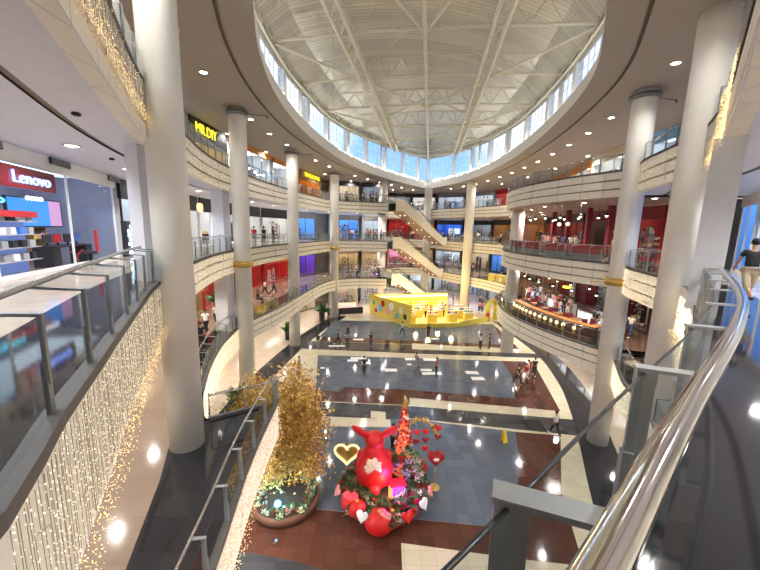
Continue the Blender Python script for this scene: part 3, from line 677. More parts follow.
BS = [(21.6,41),(20.3,34.5),(19.6,28.5),(19.4,23.5),(19.3,19.2)]
def brow(z, spec):
    line(0, BS, z, [dict(label=l, head=h_, panel=p_, wall=w_, mull=m_, seed=90+i*5+int(z), fl=4, screen=sc, sign=s_, signcol=c_, signw=.4, hz=2.9) for i, (l, h_, p_, w_, m_, sc, s_, c_) in enumerate(spec)])
W1 = (1,1,1)
brow(L4, [('white boutique with orange frame on the top level bulge', 'orange', 'n', 'white', 'orange', None, None, W1), ('pale boutique on the top level bulge', 'cream', 'n', 'white', 'white', None, None, W1), ('blue glowing display shop on the top level bulge', 'sky', 'c', 'white', 'grey', 'blue', None, W1), ('white shop at the top level behind the gold-banded right column', 'white', 'c', 'white', 'grey', None, None, W1)])
brow(L3, [('dark restaurant with golden doorway on the third level bulge', 'black', 'w', 'maroon', 'black', 'white', None, W1), ('dark restaurant with red pillars on the third level bulge', 'maroon', 'w', 'black', 'maroon', 'pink', None, W1), ('red framed restaurant with lanterns on the third level bulge', 'maroon', 'w', 'maroon', 'red', 'white', None, W1), ('glass fronted restaurant with white lights on the third level bulge', 'black', 'c', 'grey', 'black', 'white', None, W1)])
brow(L2, [('dark crowded eatery on the second level bulge, far end', 'black', 'w', 'maroon', 'black', 'white', None, W1), ('eatery with blue-white screen on the second level bulge', 'black', 'c', 'maroon', 'black', 'white', None, W1), ('dark red eatery with small yellow sign on the second level bulge', 'maroon', 'w', 'maroon', 'black', None, None, (1,.8,.05)), ('dark eatery beside the gold-banded right column', 'black', 'w', 'maroon', 'black', None, None, W1)])
brow(G, [('white ground floor shop below the bulging gallery, far end', 'white', 'n', 'white', 'white', None, None, W1), ('bright white ground floor shop below the bulging gallery, middle', 'white', 'n', 'white', 'white', None, None, W1), ('bright ground floor counter shop below the bulging gallery', 'white', 'n', 'white', 'white', None, None, W1), ('ground floor shop behind the right column base', 'cream', 'n', 'white', 'white', None, None, W1)])
RS = [(19.2,18.6),(16.9,15.6),(13.2,9.6),(10.2,6.2),(6.2,1.6)]
for z, a in ((L4, 'top'), (L3, 'third'), (L2, 'second')):
    line(0, RS, z, [dict(label='shop with blue panel behind the right columns, %s level' % a, head='cream' if z == L3 else 'grey', panel='b' if z == L3 else 'c', wall='sky' if z == L3 else 'grey', seed=120+int(z), mull='cream' if z == L3 else 'grey', screen='blue', fl=2, hz=3.3, backlit=(z == L3)),
      dict(label='blue-lit shop front on the right wall, %s level' % a, head='cream', panel='b' if z == L3 else 'c', wall='sky', seed=121+int(z), mull='cream', screen=None, backlit=(z == L3), fl=3, hz=3.3),
      dict(label='shop on the near right wall, %s level' % a, head='cream', panel='c', wall='white', seed=122+int(z), mull='cream', fl=2)])

# ---------------------------------------------------------------- fittings of the near left electronics shop
d = (Vector((-13.0,17.0))-Vector((-9.2,5.2))).normalized(); th = math.atan2(d.y, d.x)
def on_shop(s, inn, z=0): p = Vector((-9.2,5.2))+d*s+Vector((-d.y, d.x))*inn; return (p.x, p.y, z)
t = root('sign_board', on_shop(5.6, -.12, 2.95), th); MB().box((0,0,.0), (3.0,.12,.62)).build('board', mat('sign_red', (.16,.010,.014), .3), t)
text('Lenovo', 'letters', .5, emat('letter_blue', (.22,.36,1.), 3.), t, (.25,-.09,-.01), (PI/2,0,0), .02, 1.75); tag(t, 'dark red hanging sign board with glowing blue-white letters at left', 'sign')
t = root('wall_screen', on_shop(9.2, 1.5, 2.0), th); MB().box((0,.03,0), (3.3,.08,1.1)).build('frame', black, t)
MB().box((-.45,-.03,0), (2.3,.03,1.0)).build('picture_left', emat('screen_cyan', (.04,.26,.8), 1.), t); MB().box((1.1,-.03,0), (.8,.03,1.0)).build('picture_right', emat('screen_rose', (.65,.35,.65), .8), t)
text('OOOO', 'letters', .22, emat('letter_white', (1,1,1), 2.), t, (-.2,-.08,.52), (PI/2,0,0), .02, 1.0); tag(t, 'wide blue and pink lit screen inside the left electronics shop', 'screen')
t = root('sign_letters', on_shop(6.0, 1.0, 2.35), th); text('oppo', 'letters', .34, emat('letter_cyan', (.1,.75,1.), 2.5), t, (0,0,0), (PI/2,0,0), .02, 1.3); tag(t, 'small cyan glowing letters under the red sign board', 'sign')
t = root('display_rack', on_shop(6.1, .7), th)
MB().box((0,.22,1.0), (2.2,.05,2.0)).build('back_panel', emat('rack_glow', (.25,.40,1.), .35), t)
for k in range(4): MB().box((0,0,.4+k*.42), (2.2,.42,.03)).build('shelf', pc('grey'), t)
MB().box((0,-.2,1.9), (2.2,.04,.2)).build('red_band', pc('red'), t); tag(t, 'display rack glowing blue with red top band at far left', 'rack')
rnd = random.Random(3); kk = 0
for k in range(4):
    for x in (-.85,-.4,.05,.5,.9):
        b = MB().box((0,0,.11), (rnd.uniform(.2,.32),.2,.22)).build('boxed_gadget', goods_m[rnd.choice((0,1,3,8))]); b.rotation_euler = (0,0,th)
        cs, sn = math.cos(th), math.sin(th); o_ = on_shop(6.1, .7); b.location = (o_[0]+x*cs, o_[1]+x*sn, .415+k*.42); tag(b, 'boxed gadget standing on the glowing display rack', 'box', 'boxed gadgets on the display rack')
t = root('gaming_desk', on_shop(9.2, .75), th)
MB().box((0,0,.74), (2.6,.7,.05)).build('desk_top', black, t)
for x in (-1.2,1.2): MB().box((x,0,.36), (.5,.6,.72)).build('pedestal', pc('black'), t)
MB().bar((-.5,-.36,.55), (0,-.36,.35), .05, mi=0).bar((.5,-.36,.55), (0,-.36,.35), .05).bar((0,-.36,.35), (0,-.36,.08), .05).build('red_emblem', pc('red'), t)
tag(t, 'black desk with red and white trim inside the left electronics shop', 'desk')
for k, (x, c) in enumerate(((-1.0,'black'),(-.35,'red'),(.35,'black'),(1.0,'blue'))):
    p = on_shop(9.2+x, .75, .765); t = root('monitor', p, th); MB().box((0,.05,.28), (.52,.04,.32)).build('screen', pc(c), t); MB().box((0,.05,.06), (.06,.06,.12)).box((0,.05,.01), (.25,.18,.02)).build('stand', black, t)
    tag(t, ('black monitor at the left end of the black desk','red gaming monitor on the black desk, second from the left','black monitor right of the red one on the desk','blue monitor at the right end of the black desk')[k], 'monitor')
t = root('game_chair', on_shop(9.1, -.1), th+.3); MB().box((0,0,.48), (.5,.5,.1)).build('seat', pc('black'), t); MB().box((0,-.25,.95), (.48,.09,.85)).build('backrest', pc('red'), t); MB().lathe((0,0,0), [(.28,0),(.28,.05),(.03,.08),(.03,.44)], 12).build('pedestal', black, t); tag(t, 'black and red gaming chair at the desk in the left shop', 'chair')
t = root('totem_sign', (-13.05,17.6,0), th); MB().box((0,0,.9), (.6,.25,1.8)).build('body', pc('black'), t)
m_ = MB(); rnd = random.Random(8)
for a in range(4):
    for b in range(7):
        if rnd.random() < .55: m_.box((-.22+a*.145,-.135,.2+b*.22), (.11,.02,.16))
m_.build('lit_pattern', emat('totem_white', (.6,.8,1.), 3.), t); tag(t, 'black standing totem with white pattern in front of the shop doorway', 'totem')
for k, (s, l) in enumerate(((5.6, 'left'), (11.3, 'right'))):
    pass
for k, s in enumerate((4.2, 7.6, 12.0)):
    p = on_shop(s, -.16, 3.72); t = root('air_vent', p, th); MB().box((0,0,0), (1.2,.06,.22)).build('frame', black, t); m_ = MB()
    for q in range(5): m_.box((0,-.04,-.08+q*.04), (1.1,.02,.015))
    m_.build('louvres', pc('grey'), t); tag(t, ('black air vent on the wall left of the red sign board','black air vent on the wall right above the red sign board','black air vent on the wall near the big left column')[k], 'vent')
for k, (x, y) in enumerate(((-6.1,5.2),(-9.4,12.3),(-6.3,7.4))):
    t = root('ceiling_speaker', (x,y,3.9)); MB().lathe((0,0,-.07), [(.07,.07),(.09,.03),(.05,0)], 14).build('dome', black, t); tag(t, ('small black dome on the ceiling at far left','small black dome on the ceiling near the second downlight','small black dome beside the ceiling groove')[k], 'sensor')

# ---------------------------------------------------------------- escalators
def escalator(A, B, za, zb, label):
    A, B = Vector(A), Vector(B); d = B-A; L = d.length; t = root('escalator', (A.x,A.y,za), math.atan2(d.y, d.x)); dz = zb-za; w = 1.1
    f1, f2 = 1.6, L-1.2
    P = [(0,0),(f1,0),(f2,dz),(L,dz)]
    for e, nm_ in ((-1,'side_panel'),(1,'side_panel')):
        y = e*w; mb = MB()
        prof = [(x, z+.65) for x, z in P]+[(L, dz-.75),(f2+.3,dz-.75),(f1,-1.0),(0,-1.0)]
        n = 8; V = [(x,y-.06,z) for x, z in prof]+[(x,y+.06,z) for x, z in prof]
        mb.add(V, [(0,1,6,7),(1,2,5,6),(2,3,4,5),(8,9,14,15),(9,10,13,14),(10,11,12,13)]+[(i,(i+1)%8,(i+1)%8+8,i+8) for i in range(8)]); mb.build(nm_, col('escalator_panel', (.78,.73,.62), .4), t)
        h = MB().tube([(x, y*.93, z+1.25) for x, z in ((.3,-.1),(.1,.0),(f1,0),(f2,dz),(L-.2,dz))], .05, 8).build('handrail', black, t)
        g = MB(); g.add([(x,y*.93,z+.65) for x, z in P]+[(x,y*.93,z+1.2) for x, z in P], [(i,i+1,i+5,i+4) for i in range(3)]); g.build('balustrade', glass, t)
    s = MB(); n = int((f2-f1)/.38)
    for k in range(n):
        x = f1+(f2-f1)*(k+.5)/n; z = dz*(k+.5)/n; s.box((x,0,z+.1), (.40,w*1.8,.22))
    s.box((f1/2,0,.03), (f1,w*1.8,.1)).box(((f2+L)/2,0,dz+.03), (L-f2,w*1.8,.1)); s.build('steps', darksteel, t)
    u = MB(); u.add([(0,-w,-1.0),(0,w,-1.0),(f1,w,-1.0),(f1,-w,-1.0),(f2+.3,w,dz-.75),(f2+.3,-w,dz-.75),(L,w,dz-.75),(L,-w,dz-.75)], [(0,1,2,3),(3,2,4,5),(5,4,6,7)]); so = u.build('underside', col('escalator_soffit', (.36,.22,.14), .5), t)
    for k in range(5):
        for y in (-.45,.45):
            f = (k+.5)/5; x = f1+(f2+.3-f1)*f; z = -1.0+(dz-.75+1.0)*f-.03
            MB().ball((x,y,z), .05, 8).build('soffit_light', emat('soffit_lamp', (1.,.93,.82), 6.), so)
    return tag(t, label, 'escalator')
escalator((1.2,49.3), (10.2,58.2), L4, L3, 'uppermost escalator descending from the top level at the far end')
escalator((.9,49.6), (9.9,58.5), L3, L2, 'middle escalator descending from the third to the second level')
escalator((.9,49.6), (9.4,57.6), L2, G, 'lowest escalator descending behind the yellow booth')

# ---------------------------------------------------------------- people
def skin(V, E, Rr, sub=1):
    me = bpy.data.meshes.new('s'); me.from_pydata(V, E, []); o = bpy.data.objects.new('s', me); C.objects.link(o)
    md = o.modifiers.new('k', 'SKIN'); md.use_smooth_shade = True
    for i, r in enumerate(Rr):
        sv = me.skin_vertices[0].data[i]; sv.radius = r if isinstance(r, tuple) else (r, r); sv.use_root = (i == 0)
    if sub: o.modifiers.new('b', 'SUBSURF').levels = sub
    bpy.context.view_layer.update()
    m2 = bpy.data.meshes.new_from_object(o.evaluated_get(bpy.context.evaluated_depsgraph_get())); bpy.data.objects.remove(o); return m2
def poser(leg=(0,0), arm=(0,0), elbow=(.15,.15), sit=False, knee=(0,0)):
    """joint positions for a 1.70 m figure facing +y; leg/arm are swing angles in radians for left/right"""
    J = {}; hz = .92 if not sit else .50
    J['pel'] = Vector((0,0,hz)); J['ch'] = Vector((0,.01,hz+.33)); J['neck'] = Vector((0,0,hz+.53)); J['head'] = Vector((0,.02,hz+.66)); J['top'] = Vector((0,.01,hz+.71))
    for s, k in ((-1,0),(1,1)):
        n = 'LR'[k]; J['hip'+n] = Vector((s*.09,0,hz-.05)); a = leg[k]
        if sit: J['kn'+n] = J['hip'+n]+Vector((0,.42,.0)); J['an'+n] = J['kn'+n]+Vector((0,.02,-.37))
        else:
            J['kn'+n] = J['hip'+n]+Vector((0, .42*math.sin(a), -.42*math.cos(a))); b = a-knee[k]
            J['an'+n] = J['kn'+n]+Vector((0, .40*math.sin(b), -.40*math.cos(b)))
        J['toe'+n] = J['an'+n]+Vector((0,.15,-.04))
        J['sh'+n] = Vector((s*.17,0,hz+.47)); a = arm[k]
        J['el'+n] = J['sh'+n]+Vector((s*.05, .27*math.sin(a), -.27*math.cos(a))); b = a+elbow[k]
        J['wr'+n] = J['el'+n]+Vector((s*.01, .25*math.sin(b), -.25*math.cos(b))); J['ha'+n] = J['wr'+n]+Vector((-s*.01, .08*math.sin(b), -.08*math.cos(b)))
    return J
def sk(J, names, edges, rad): return skin([J[n] for n in names], [(names.index(a), names.index(b)) for a, b in edges], [rad[n] for n in names])
def hand(J, n, s):
    """palm with five separate bent fingers, thumb at the side"""
    w, h = J['wr'+n], J['ha'+n]; d = (h-w).normalized(); sd = Vector((0,1,0)) if abs(d.y) < .8 else Vector((0,0,1)); sd = (sd-d*sd.dot(d)).normalized(); nn = d.cross(sd)*(-s)
    V = [w-d*.02, w+d*.03, w+d*.07]; E_ = [(0,1),(1,2)]; Rr = [(.024,.02),(.034,.018),(.036,.016)]
    for k, (o_, l) in enumerate(((.03,.065),(.01,.075),(-.01,.07),(-.03,.055))):
        b = len(V); a = w+d*.085+sd*o_; V += [a, a+d*l*.55+nn*.008, a+d*l*.95+nn*.028]; E_ += [(2,b),(b,b+1),(b+1,b+2)]; Rr += [.0095,.0088,.0075]
    b = len(V); a = w+d*.035+sd*.032; V += [a, a+d*.03+sd*.025, a+d*.06+sd*.028+nn*.012]; E_ += [(1,b),(b,b+1),(b+1,b+2)]; Rr += [.011,.0105,.009]
    return skin(V, E_, Rr)
def body_set(key, shorts=False, near=False, **kw):
    J = poser(**kw); S = {}
    n_ = ['pel','ch','neck','head','top']+[a+b for b in 'LR' for a in ('hip','kn','an','toe','sh','el','wr','ha')]
    e_ = [('pel','ch'),('ch','neck'),('neck','head'),('head','top')]
    for b in 'LR': e_ += [('pel','hip'+b),('hip'+b,'kn'+b),('kn'+b,'an'+b),('an'+b,'toe'+b),('ch','sh'+b),('sh'+b,'el'+b),('el'+b,'wr'+b),('wr'+b,'ha'+b)]
    rad = dict(pel=(.12,.09), ch=(.13,.095), neck=.05, head=(.075,.09), top=(.07,.08))
    for b in 'LR': rad.update({'hip'+b:.085,'kn'+b:.055,'an'+b:.036,'toe'+b:.03,'sh'+b:.055,'el'+b:.038,'wr'+b:.026,'ha'+b:(.034,.02)})
    S['body'] = sk(J, n_, e_, rad)
    n_ = ['pel','ch','nk']+[a+b for b in 'LR' for a in ('sh','sl')]; J['nk'] = J['neck']-Vector((0,0,.06)); J['pb'] = J['pel']
    for b in 'LR': J['sl'+b] = J['sh'+b].lerp(J['el'+b], .62)
    J2 = dict(J); J2['pel'] = J['pel']+Vector((0,0,.0))
    S['shirt'] = sk(J2, n_, [('pel','ch'),('ch','nk')]+[(a, c) for b in 'LR' for a, c in (('ch','sh'+b),('sh'+b,'sl'+b))], dict(pel=(.155,.118), ch=(.165,.122), nk=.075, shL=.076, shR=.076, slL=.066, slR=.066))
    n_ = ['pel']+[a+b for b in 'LR' for a in ('hip','kn','cf')]
    for b in 'LR': J['cf'+b] = J['kn'+b].lerp(J['an'+b], .12 if shorts else .92); 
    S['trousers'] = sk(J, n_, [(a, c) for b in 'LR' for a, c in (('pel','hip'+b),('hip'+b,'kn'+b),('kn'+b,'cf'+b))], dict(pel=(.135,.11), hipL=.105, hipR=.105, knL=.076, knR=.076, cfL=.07 if shorts else .06, cfR=.07 if shorts else .06))
    hd = J['head']
    mb = MB().ball(hd+Vector((0,-.018,.045)), (.088,.104,.098), 14); me = mb.build('t', black); S['hair'] = me.data; bpy.data.objects.remove(me)
    for b in 'LR':
        me = MB().ball(J['an'+b]+Vector((0,.05,-.035)), (.05,.135,.045), 10).build('t', black); S['shoe'+b] = me.data; bpy.data.objects.remove(me)
    fc = MB(); fc.ball(hd+Vector((0,.098,.0)), (.014,.02,.024), 6)
    for s in (-1,1): fc.ball(hd+Vector((s*.087,.0,.0)), (.014,.022,.034), 6)
    me = fc.build('t', black); S['face_features'] = me.data; bpy.data.objects.remove(me)
    ey = MB()
    for s in (-1,1): ey.ball(hd+Vector((s*.032,.088,.022)), (.012,.008,.007), 6)
    ey.ball(hd+Vector((0,.09,-.045)), (.024,.008,.006), 6); me = ey.build('t', black); S['eyes_and_mouth'] = me.data; bpy.data.objects.remove(me)
    if near:
        S['hand'] = hand(J, 'L', -1); S['hand2'] = hand(J, 'R', 1)
    return S
BODY = {'stand': body_set('stand', arm=(.05,.1), leg=(.03,-.05)), 'walk': body_set('walk', leg=(.42,-.38), arm=(-.35,.4), elbow=(.35,.45), knee=(.1,.45)),
        'phone': body_set('phone', arm=(.3,.5), elbow=(1.5,1.6), leg=(-.05,.08)), 'shorts': body_set('shorts', True, leg=(-.3,.3), arm=(.3,-.3), elbow=(.3,.2), knee=(.3,.05)),
        'sit': body_set('sit', arm=(.6,.6), elbow=(.9,.9), sit=True)}
skinm = [mat('skin_a', (.50,.29,.19), .5), mat('skin_b', (.36,.20,.13), .5)]
CL = {n: mat('cloth_'+n, c, .8) for n, c in dict(white=(.78,.77,.76), black=(.015,.015,.018), navy=(.03,.05,.12), grey=(.25,.25,.27), red=(.42,.03,.04), pink=(.7,.30,.35), blue=(.10,.22,.45), khaki=(.48,.38,.25), cream=(.68,.6,.48), green=(.08,.2,.12), brown=(.2,.11,.07)).items()}
WRD = {'stand': 'standing', 'walk': 'walking', 'phone': 'looking at a phone', 'shorts': 'strolling in shorts', 'sit': 'sitting'}
def person(x, y, z, rz, pose, top, bot, label, hair='black', scale=1., group=None, near=None):
    t = root('person', (x,y,z), rz); S = near or BODY[pose]; sm = skinm[int(abs(x*7)) % 2]
    for k, mm in (('body', sm), ('shirt', CL[top]), ('trousers', CL[bot]), ('hair', CL[hair]), ('shoeL', CL['black'] if int(abs(y*5)) % 2 else CL['white']), ('shoeR', CL['black'] if int(abs(y*5)) % 2 else CL['white']), ('face_features', sm), ('eyes_and_mouth', CL['black']), ('hand', sm), ('hand2', sm)):
        if k not in S: continue
        if k in ('face_features', 'eyes_and_mouth') and y > 30: continue
        me = S[k]
        if not me.materials: me.materials.append(mm)
        o = bpy.data.objects.new({'hand2': 'hand', 'shoeL': 'shoe', 'shoeR': 'shoe', 'eyes_and_mouth': 'eyes', 'face_features': 'ears_and_nose'}.get(k, k), me); C.objects.link(o); o.parent = t
        o.material_slots[0].link = 'OBJECT'; o.material_slots[0].material = mm
    t.scale = (scale,)*3
    return tag(t, label, 'person', group)
near = body_set('man', True, True, leg=(-.42,.30), arm=(.35,-.25), elbow=(.35,.3), knee=(.55,.05))
man = person(9.52, 8.72, L3, -.45, 'shorts', 'black', 'khaki', 'person in black t-shirt and khaki shorts walking away on the right walkway', near=near, scale=1.0)
t_ = root('crossbody_bag', (9.52, 8.72, 1.05), -.45); MB().box((.02,-.15,-.08), (.20,.05,.05)).build('pouch', CL['grey'], t_); MB().tube([(-.1,-.15,-.08),(.02,-.17,-.06),(.12,-.15,-.08)], .008, 6).build('strap', CL['white'], t_); tag(t_, 'small grey waist pouch on the back of the man in black', 'bag')
GP = [(-1.17,27.4,'walk','black','black','person in dark clothes crossing the middle blue panel'), (3.4,28.6,'walk','grey','grey','person in grey walking near the centre of the blue panel'),
      (5.0,27.5,'stand','red','black','person in red and black standing on the middle blue panel'), (2.75,38.6,'walk','white','navy','person in white and navy in front of the yellow booth corner'),
      (5.75,38.0,'stand','black','black','person in black standing at the front of the yellow booth'), (10.8,34.6,'stand','white','black','person in white top on the pale strip at right'),
      (11.8,34.7,'stand','black','black','person in black top on the pale strip at right'), (11.5,26.3,'walk','black','black','person in black beside the small red group at right'),
      (13.6,28.0,'walk','black','black','person in black at the right end of the red group'), (12.3,26.7,'walk','red','cream','person in red between the two people in black at right'), (12.8,27.5,'stand','pink','grey','person in pink in the small group at right'),
      (10.95,19.2,'walk','white','black','person in white shirt walking on the brown tiles at right'), (.95,17.4,'stand','pink','black','person in pink standing behind the rabbit display'),
      (-4.3,34.8,'walk','black','black','person in black on the dark band at far left of the floor'), (-6.2,33.4,'stand','black','grey','person in dark top by the left column base'), (-.8,34.3,'walk','black','navy','person walking on the upper brown band'),
      (-3.6,38.0,'walk','grey','black','person in grey on the far blue panel at left'), (-6.6,27.0,'stand','grey','black','person in grey by the left edge of the blue panel'), (-6.9,45.0,'stand','black','black','person in black beside the far left column')]
for i, (x, y, p, a, b, l) in enumerate(GP): person(x, y, G, (i*2.3) % 6.28, p, a, b, l)
P2 = [(-11.13,21.1,'walk','white','black','person in white shirt, nearest of the trio behind the left second level railing'), (-11.3,22.9,'walk','white','black','person in white shirt in the middle of the trio on the second level'),
      (-10.75,22.6,'stand','grey','black','person in grey shirt on the right of the trio on the second level'), (-9.9,18.2,'stand','black','black','person in black leaning by the second level railing beside the big column'), (-10.9,19.6,'stand','red','black','person in red top behind the black-clad person on the second level'),
      (-11.7,34.0,'walk','white','black','person in white shirt and black trousers before the red shop'), (-11.0,34.7,'walk','black','black','person in black walking beside the white shirt before the red shop'), (-10.6,37.7,'shorts','black','pink','person in black top right of the pair before the red shop'), (-11.2,30.6,'sit','black','black','person in black low beside the second level railing')]
for i, (x, y, p, a, b, l) in enumerate(P2): person(x, y, L2, PI+.3*i, p, a, b, l)
P3 = [(-12.1,31,'stand','black','black','person in black before the white shop, leftmost of four on the third level'), (-11.2,30.2,'stand','red','grey','person in red before the white shop on the third level'), (-10.6,31,'stand','black','black','person in black third from left before the white shop'), (-9.95,31.6,'stand','black','black','person in black at the right of the four before the white shop')]
for i, (x, y, p, a, b, l) in enumerate(P3): person(x, y, L3, .5*i, p, a, b, l)
rnd = random.Random(21); tops = ['white','black','grey','red','navy','pink','blue','cream']
def crowd(n, pts, z, w_, lab, grp):
    Pp = [Vector(p) for p in pts]
    for i in range(n):
        q = resample(Pp, 60)[rnd.randrange(60)]; d_ = rnd.uniform(*w_); nn = normals(resample(Pp, 60))[30]
        q = q-nn*d_; a = rnd.choice(tops)
        person(q.x, q.y, z, rnd.uniform(0,6.28), rnd.choice(('stand','walk','phone')), a, rnd.choice(('black','navy','grey')), lab, group=grp)
crowd(9, [(-6,48.5),(.3,49.2)], L4, (.6,3.5), 'person in the distance behind the far top level railing', 'people behind the far top level railing')
crowd(10, [(-6,48.5),(.3,49.2)], L3, (.6,3.5), 'person in the distance behind the far third level railing', 'people behind the far third level railing')
crowd(12, [(-6,48.5),(.3,49.2)], L2, (.6,3.5), 'person in the distance behind the far second level railing', 'people behind the far second level railing')
crowd(9, [(4,65),(9,62.5),(14,56),(17,49)], L4, (.6,2.5), 'distant person on the top level beyond the escalators', 'people on the top level beyond the escalators')
crowd(10, [(4,65),(9,62.5),(14,56),(17,49)], L3, (.6,2.5), 'distant person on the third level beyond the escalators', 'people on the third level beyond the escalators')
crowd(16, [(4,65),(9,62.5),(14,56),(17,49)], L2, (.6,2.8), 'distant person on the second level beyond the escalators', 'people on the second level beyond the escalators')
crowd(14, [(11,58),(17.5,48)], G, (-1,7), 'distant person on the ground floor beyond the yellow booth', 'people on the ground floor beyond the booth')
crowd(24, [(15.8,38),(13.4,33),(12.8,28),(14,23)], L2, (1.2,4.0), 'person among the tables of the second level eatery', 'diners on the second level bulge')
crowd(16, [(15.8,38),(13.4,33),(12.8,28),(14,23)], L3, (1.8,4.0), 'person behind the red banner on the third level', 'people behind the red banner')

# ---------------------------------------------------------------- second level counter with lamps, red banner, kiosk, tables
PB = resample(cut(FB, (14.2,37), (13.7,20.2)), step=.3)
Q = offs(PB, -1.1); o_ = (Q[0].x, Q[0].y, L2); t = root('bar_counter', o_)
i0, i1 = nearest(Q, (12.5,30.5)), nearest(Q, (14.2,21.3)); seg = Q[i0:i1]; s2 = [p for p in offs(Q, -.45)[i0:i1]]
mb = MB(); n = len(seg); mb.add([(p.x,p.y,L2) for p in seg]+[(p.x,p.y,L2+.95) for p in seg]+[(p.x,p.y,L2) for p in s2]+[(p.x,p.y,L2+.95) for p in s2], [(i,i+1,n+i+1,n+i) for i in range(n-1)]+[(2*n+i,2*n+i+1,3*n+i+1,3*n+i) for i in range(n-1)]); mb.build('front_panel', col('brown_panel', (.13,.06,.035), .4), t, o_)
mb = MB(); strip(mb, offs(seg, .06), offs(s2, -.06), L2+1.0); strip(mb, offs(seg, .06), offs(s2, -.06), L2+.95); strip(mb, offs(seg, .06), offs(seg, .06), L2+.95, 0, L2+1.0); mb.build('counter_top', mat('orange_wood', (.62,.25,.08), .3), t, o_)
tag(t, 'long brown counter with orange wooden top along the second level bulge', 'counter')
lamp2 = root('shelf_lamp'); MB().lathe((0,0,0), [(.07,0),(.12,.06),(.05,.22),(.03,.30)], 12).build('vase', gold, lamp2); MB().lathe((0,0,.30), [(.10,0),(.13,.08),(.06,.22)], 12).build('lamp_shade', emat('vase_glow', (1.,.78,.42), 1.6), lamp2)
first = True
for k in range(13):
    f = i0+3+int((i1-i0-8)*k/12); p = offs(Q, .38)[min(f, len(Q)-1)]
    c = lamp2 if first else ctree(lamp2); first = False; c.location = (p.x, p.y, L2+.30); tag(c, 'small golden lamp with glowing shade in the row before the brown counter', 'lamp', 'golden lamps along the brown counter')
Q3 = offs(PB, .0); mb = MB(); sl = offs(PB, .36)[i0:i1+4]
t = MB(); n = len(sl)
for z0 in (.22,): strip(t, sl, offs(sl, -.3), L2+z0+.05); strip(t, sl, sl, L2+z0, 0, L2+z0+.05); strip(t, sl, sl, L2, 0, L2+.22)
sl2 = offs(Q, .55)[i0:i1]; sl3 = offs(Q, .2)[i0:i1]
t = MB(); strip(t, sl2, sl3, L2+.30); strip(t, sl2, sl2, L2, 0, L2+.30); o = t.build('lamp_plinth', col('brown_panel', (.13,.06,.035), .4)); tag(o, 'low brown plinth carrying the golden lamps on the second level', 'plinth')
Q = offs(PB, -.75); seg = Q[nearest(Q, (12.5,33.5)):nearest(Q, (14.2,21.0))]; k5 = len(seg)//5
for k in range(5):
    sg = seg[k*k5:(k+1)*k5-1]; t = root('red_barrier', (sg[0].x,sg[0].y,L3)); mb = MB(); strip(mb, sg, sg, L3+.45, 0, L3+.98); a = offs(sg, -.05); strip(mb, a, a, L3+.45, 0, L3+.98); strip(mb, sg, a, L3+.98); mb.build('red_board', redfab, t, (sg[0].x,sg[0].y,L3))
    mb = MB()
    for q in (sg[0], sg[-1]): mb.box((q.x,q.y,L3+.49), (.05,.05,.98))
    strip(mb, sg, sg, L3+.05, 0, L3+.45); mb.build('grey_base', pc('grey'), t, (sg[0].x,sg[0].y,L3)); tag(t, 'red barrier board behind the third level railing, %s of five from the far end' % ordn[k], 'barrier')
t = root('kiosk', (17.2,47.5,L2), -1.0); MB().box((0,0,.5), (4.2,.8,1.0)).build('counter', yellow, t); MB().box((0,-.42,.45), (.5,.02,.6)).build('white_emblem', pc('white'), t); MB().box((0,0,1.02), (4.3,.9,.06)).build('top', yellow, t); tag(t, 'small yellow kiosk counter on the second level near the far right column', 'kiosk')
rnd = random.Random(5); tb = root('dining_table'); MB().lathe((0,0,0), [(.22,0),(.22,.03),(.03,.05),(.03,.70)], 12).build('pedestal', black, tb); MB().box((0,0,.72), (.8,.8,.04)).build('table_top', wood, tb)
ch = root('dining_chair'); MB().box((0,0,.45), (.42,.42,.05)).build('seat', pc('maroon'), ch); MB().box((0,-.2,.72), (.40,.04,.5)).build('backrest', pc('maroon'), ch)
for a in (-1,1):
    for b in (-1,1): MB().box((a*.17,b*.17,.21), (.035,.035,.43)).build('leg', black, ch)
ft = fc = True
Qt = resample(offs(PB, -3.0), 9)
for k in range(8):
    p = Qt[k]; c = tb if ft else ctree(tb); ft = False; c.location = (p.x, p.y, L2); tag(c, 'square dark table in the second level eatery behind the brown counter', 'table', 'tables of the second level eatery')
    for a in (0, PI):
        c = ch if fc else ctree(ch); fc = False; c.location = (p.x-.7*math.sin(a), p.y-.7*math.cos(a), L2); c.rotation_euler = (0,0,-a); tag(c, 'maroon chair at a table in the second level eatery', 'chair', 'chairs of the second level eatery')
t = root('star_sign', (16.4,29.5,L2+2.4), -1.5); MB().lathe((0,0,-.05), [(.32,0),(.32,.1)], 10).build('disc', emat('sign_yellow', (1.,.82,.05), 4.), t); MB().box((0,0,.75), (.03,.03,1.4)).build('rod', black, t); tag(t, 'small glowing yellow sign hanging in the second level eatery', 'sign')
t = root('host_desk', (13.9,14.6,L2), .9); MB().box((0,0,.55), (.9,.5,1.1)).build('body', wood, t); MB().box((0,0,1.12), (1.0,.6,.05)).build('top', wood, t); MB().ball((-.3,0,1.3), .1, 10).build('lamp', emat('vase_glow', (1.,.78,.42), 1.6), t); tag(t, 'brown wooden host desk with small lamp between the right columns', 'desk')

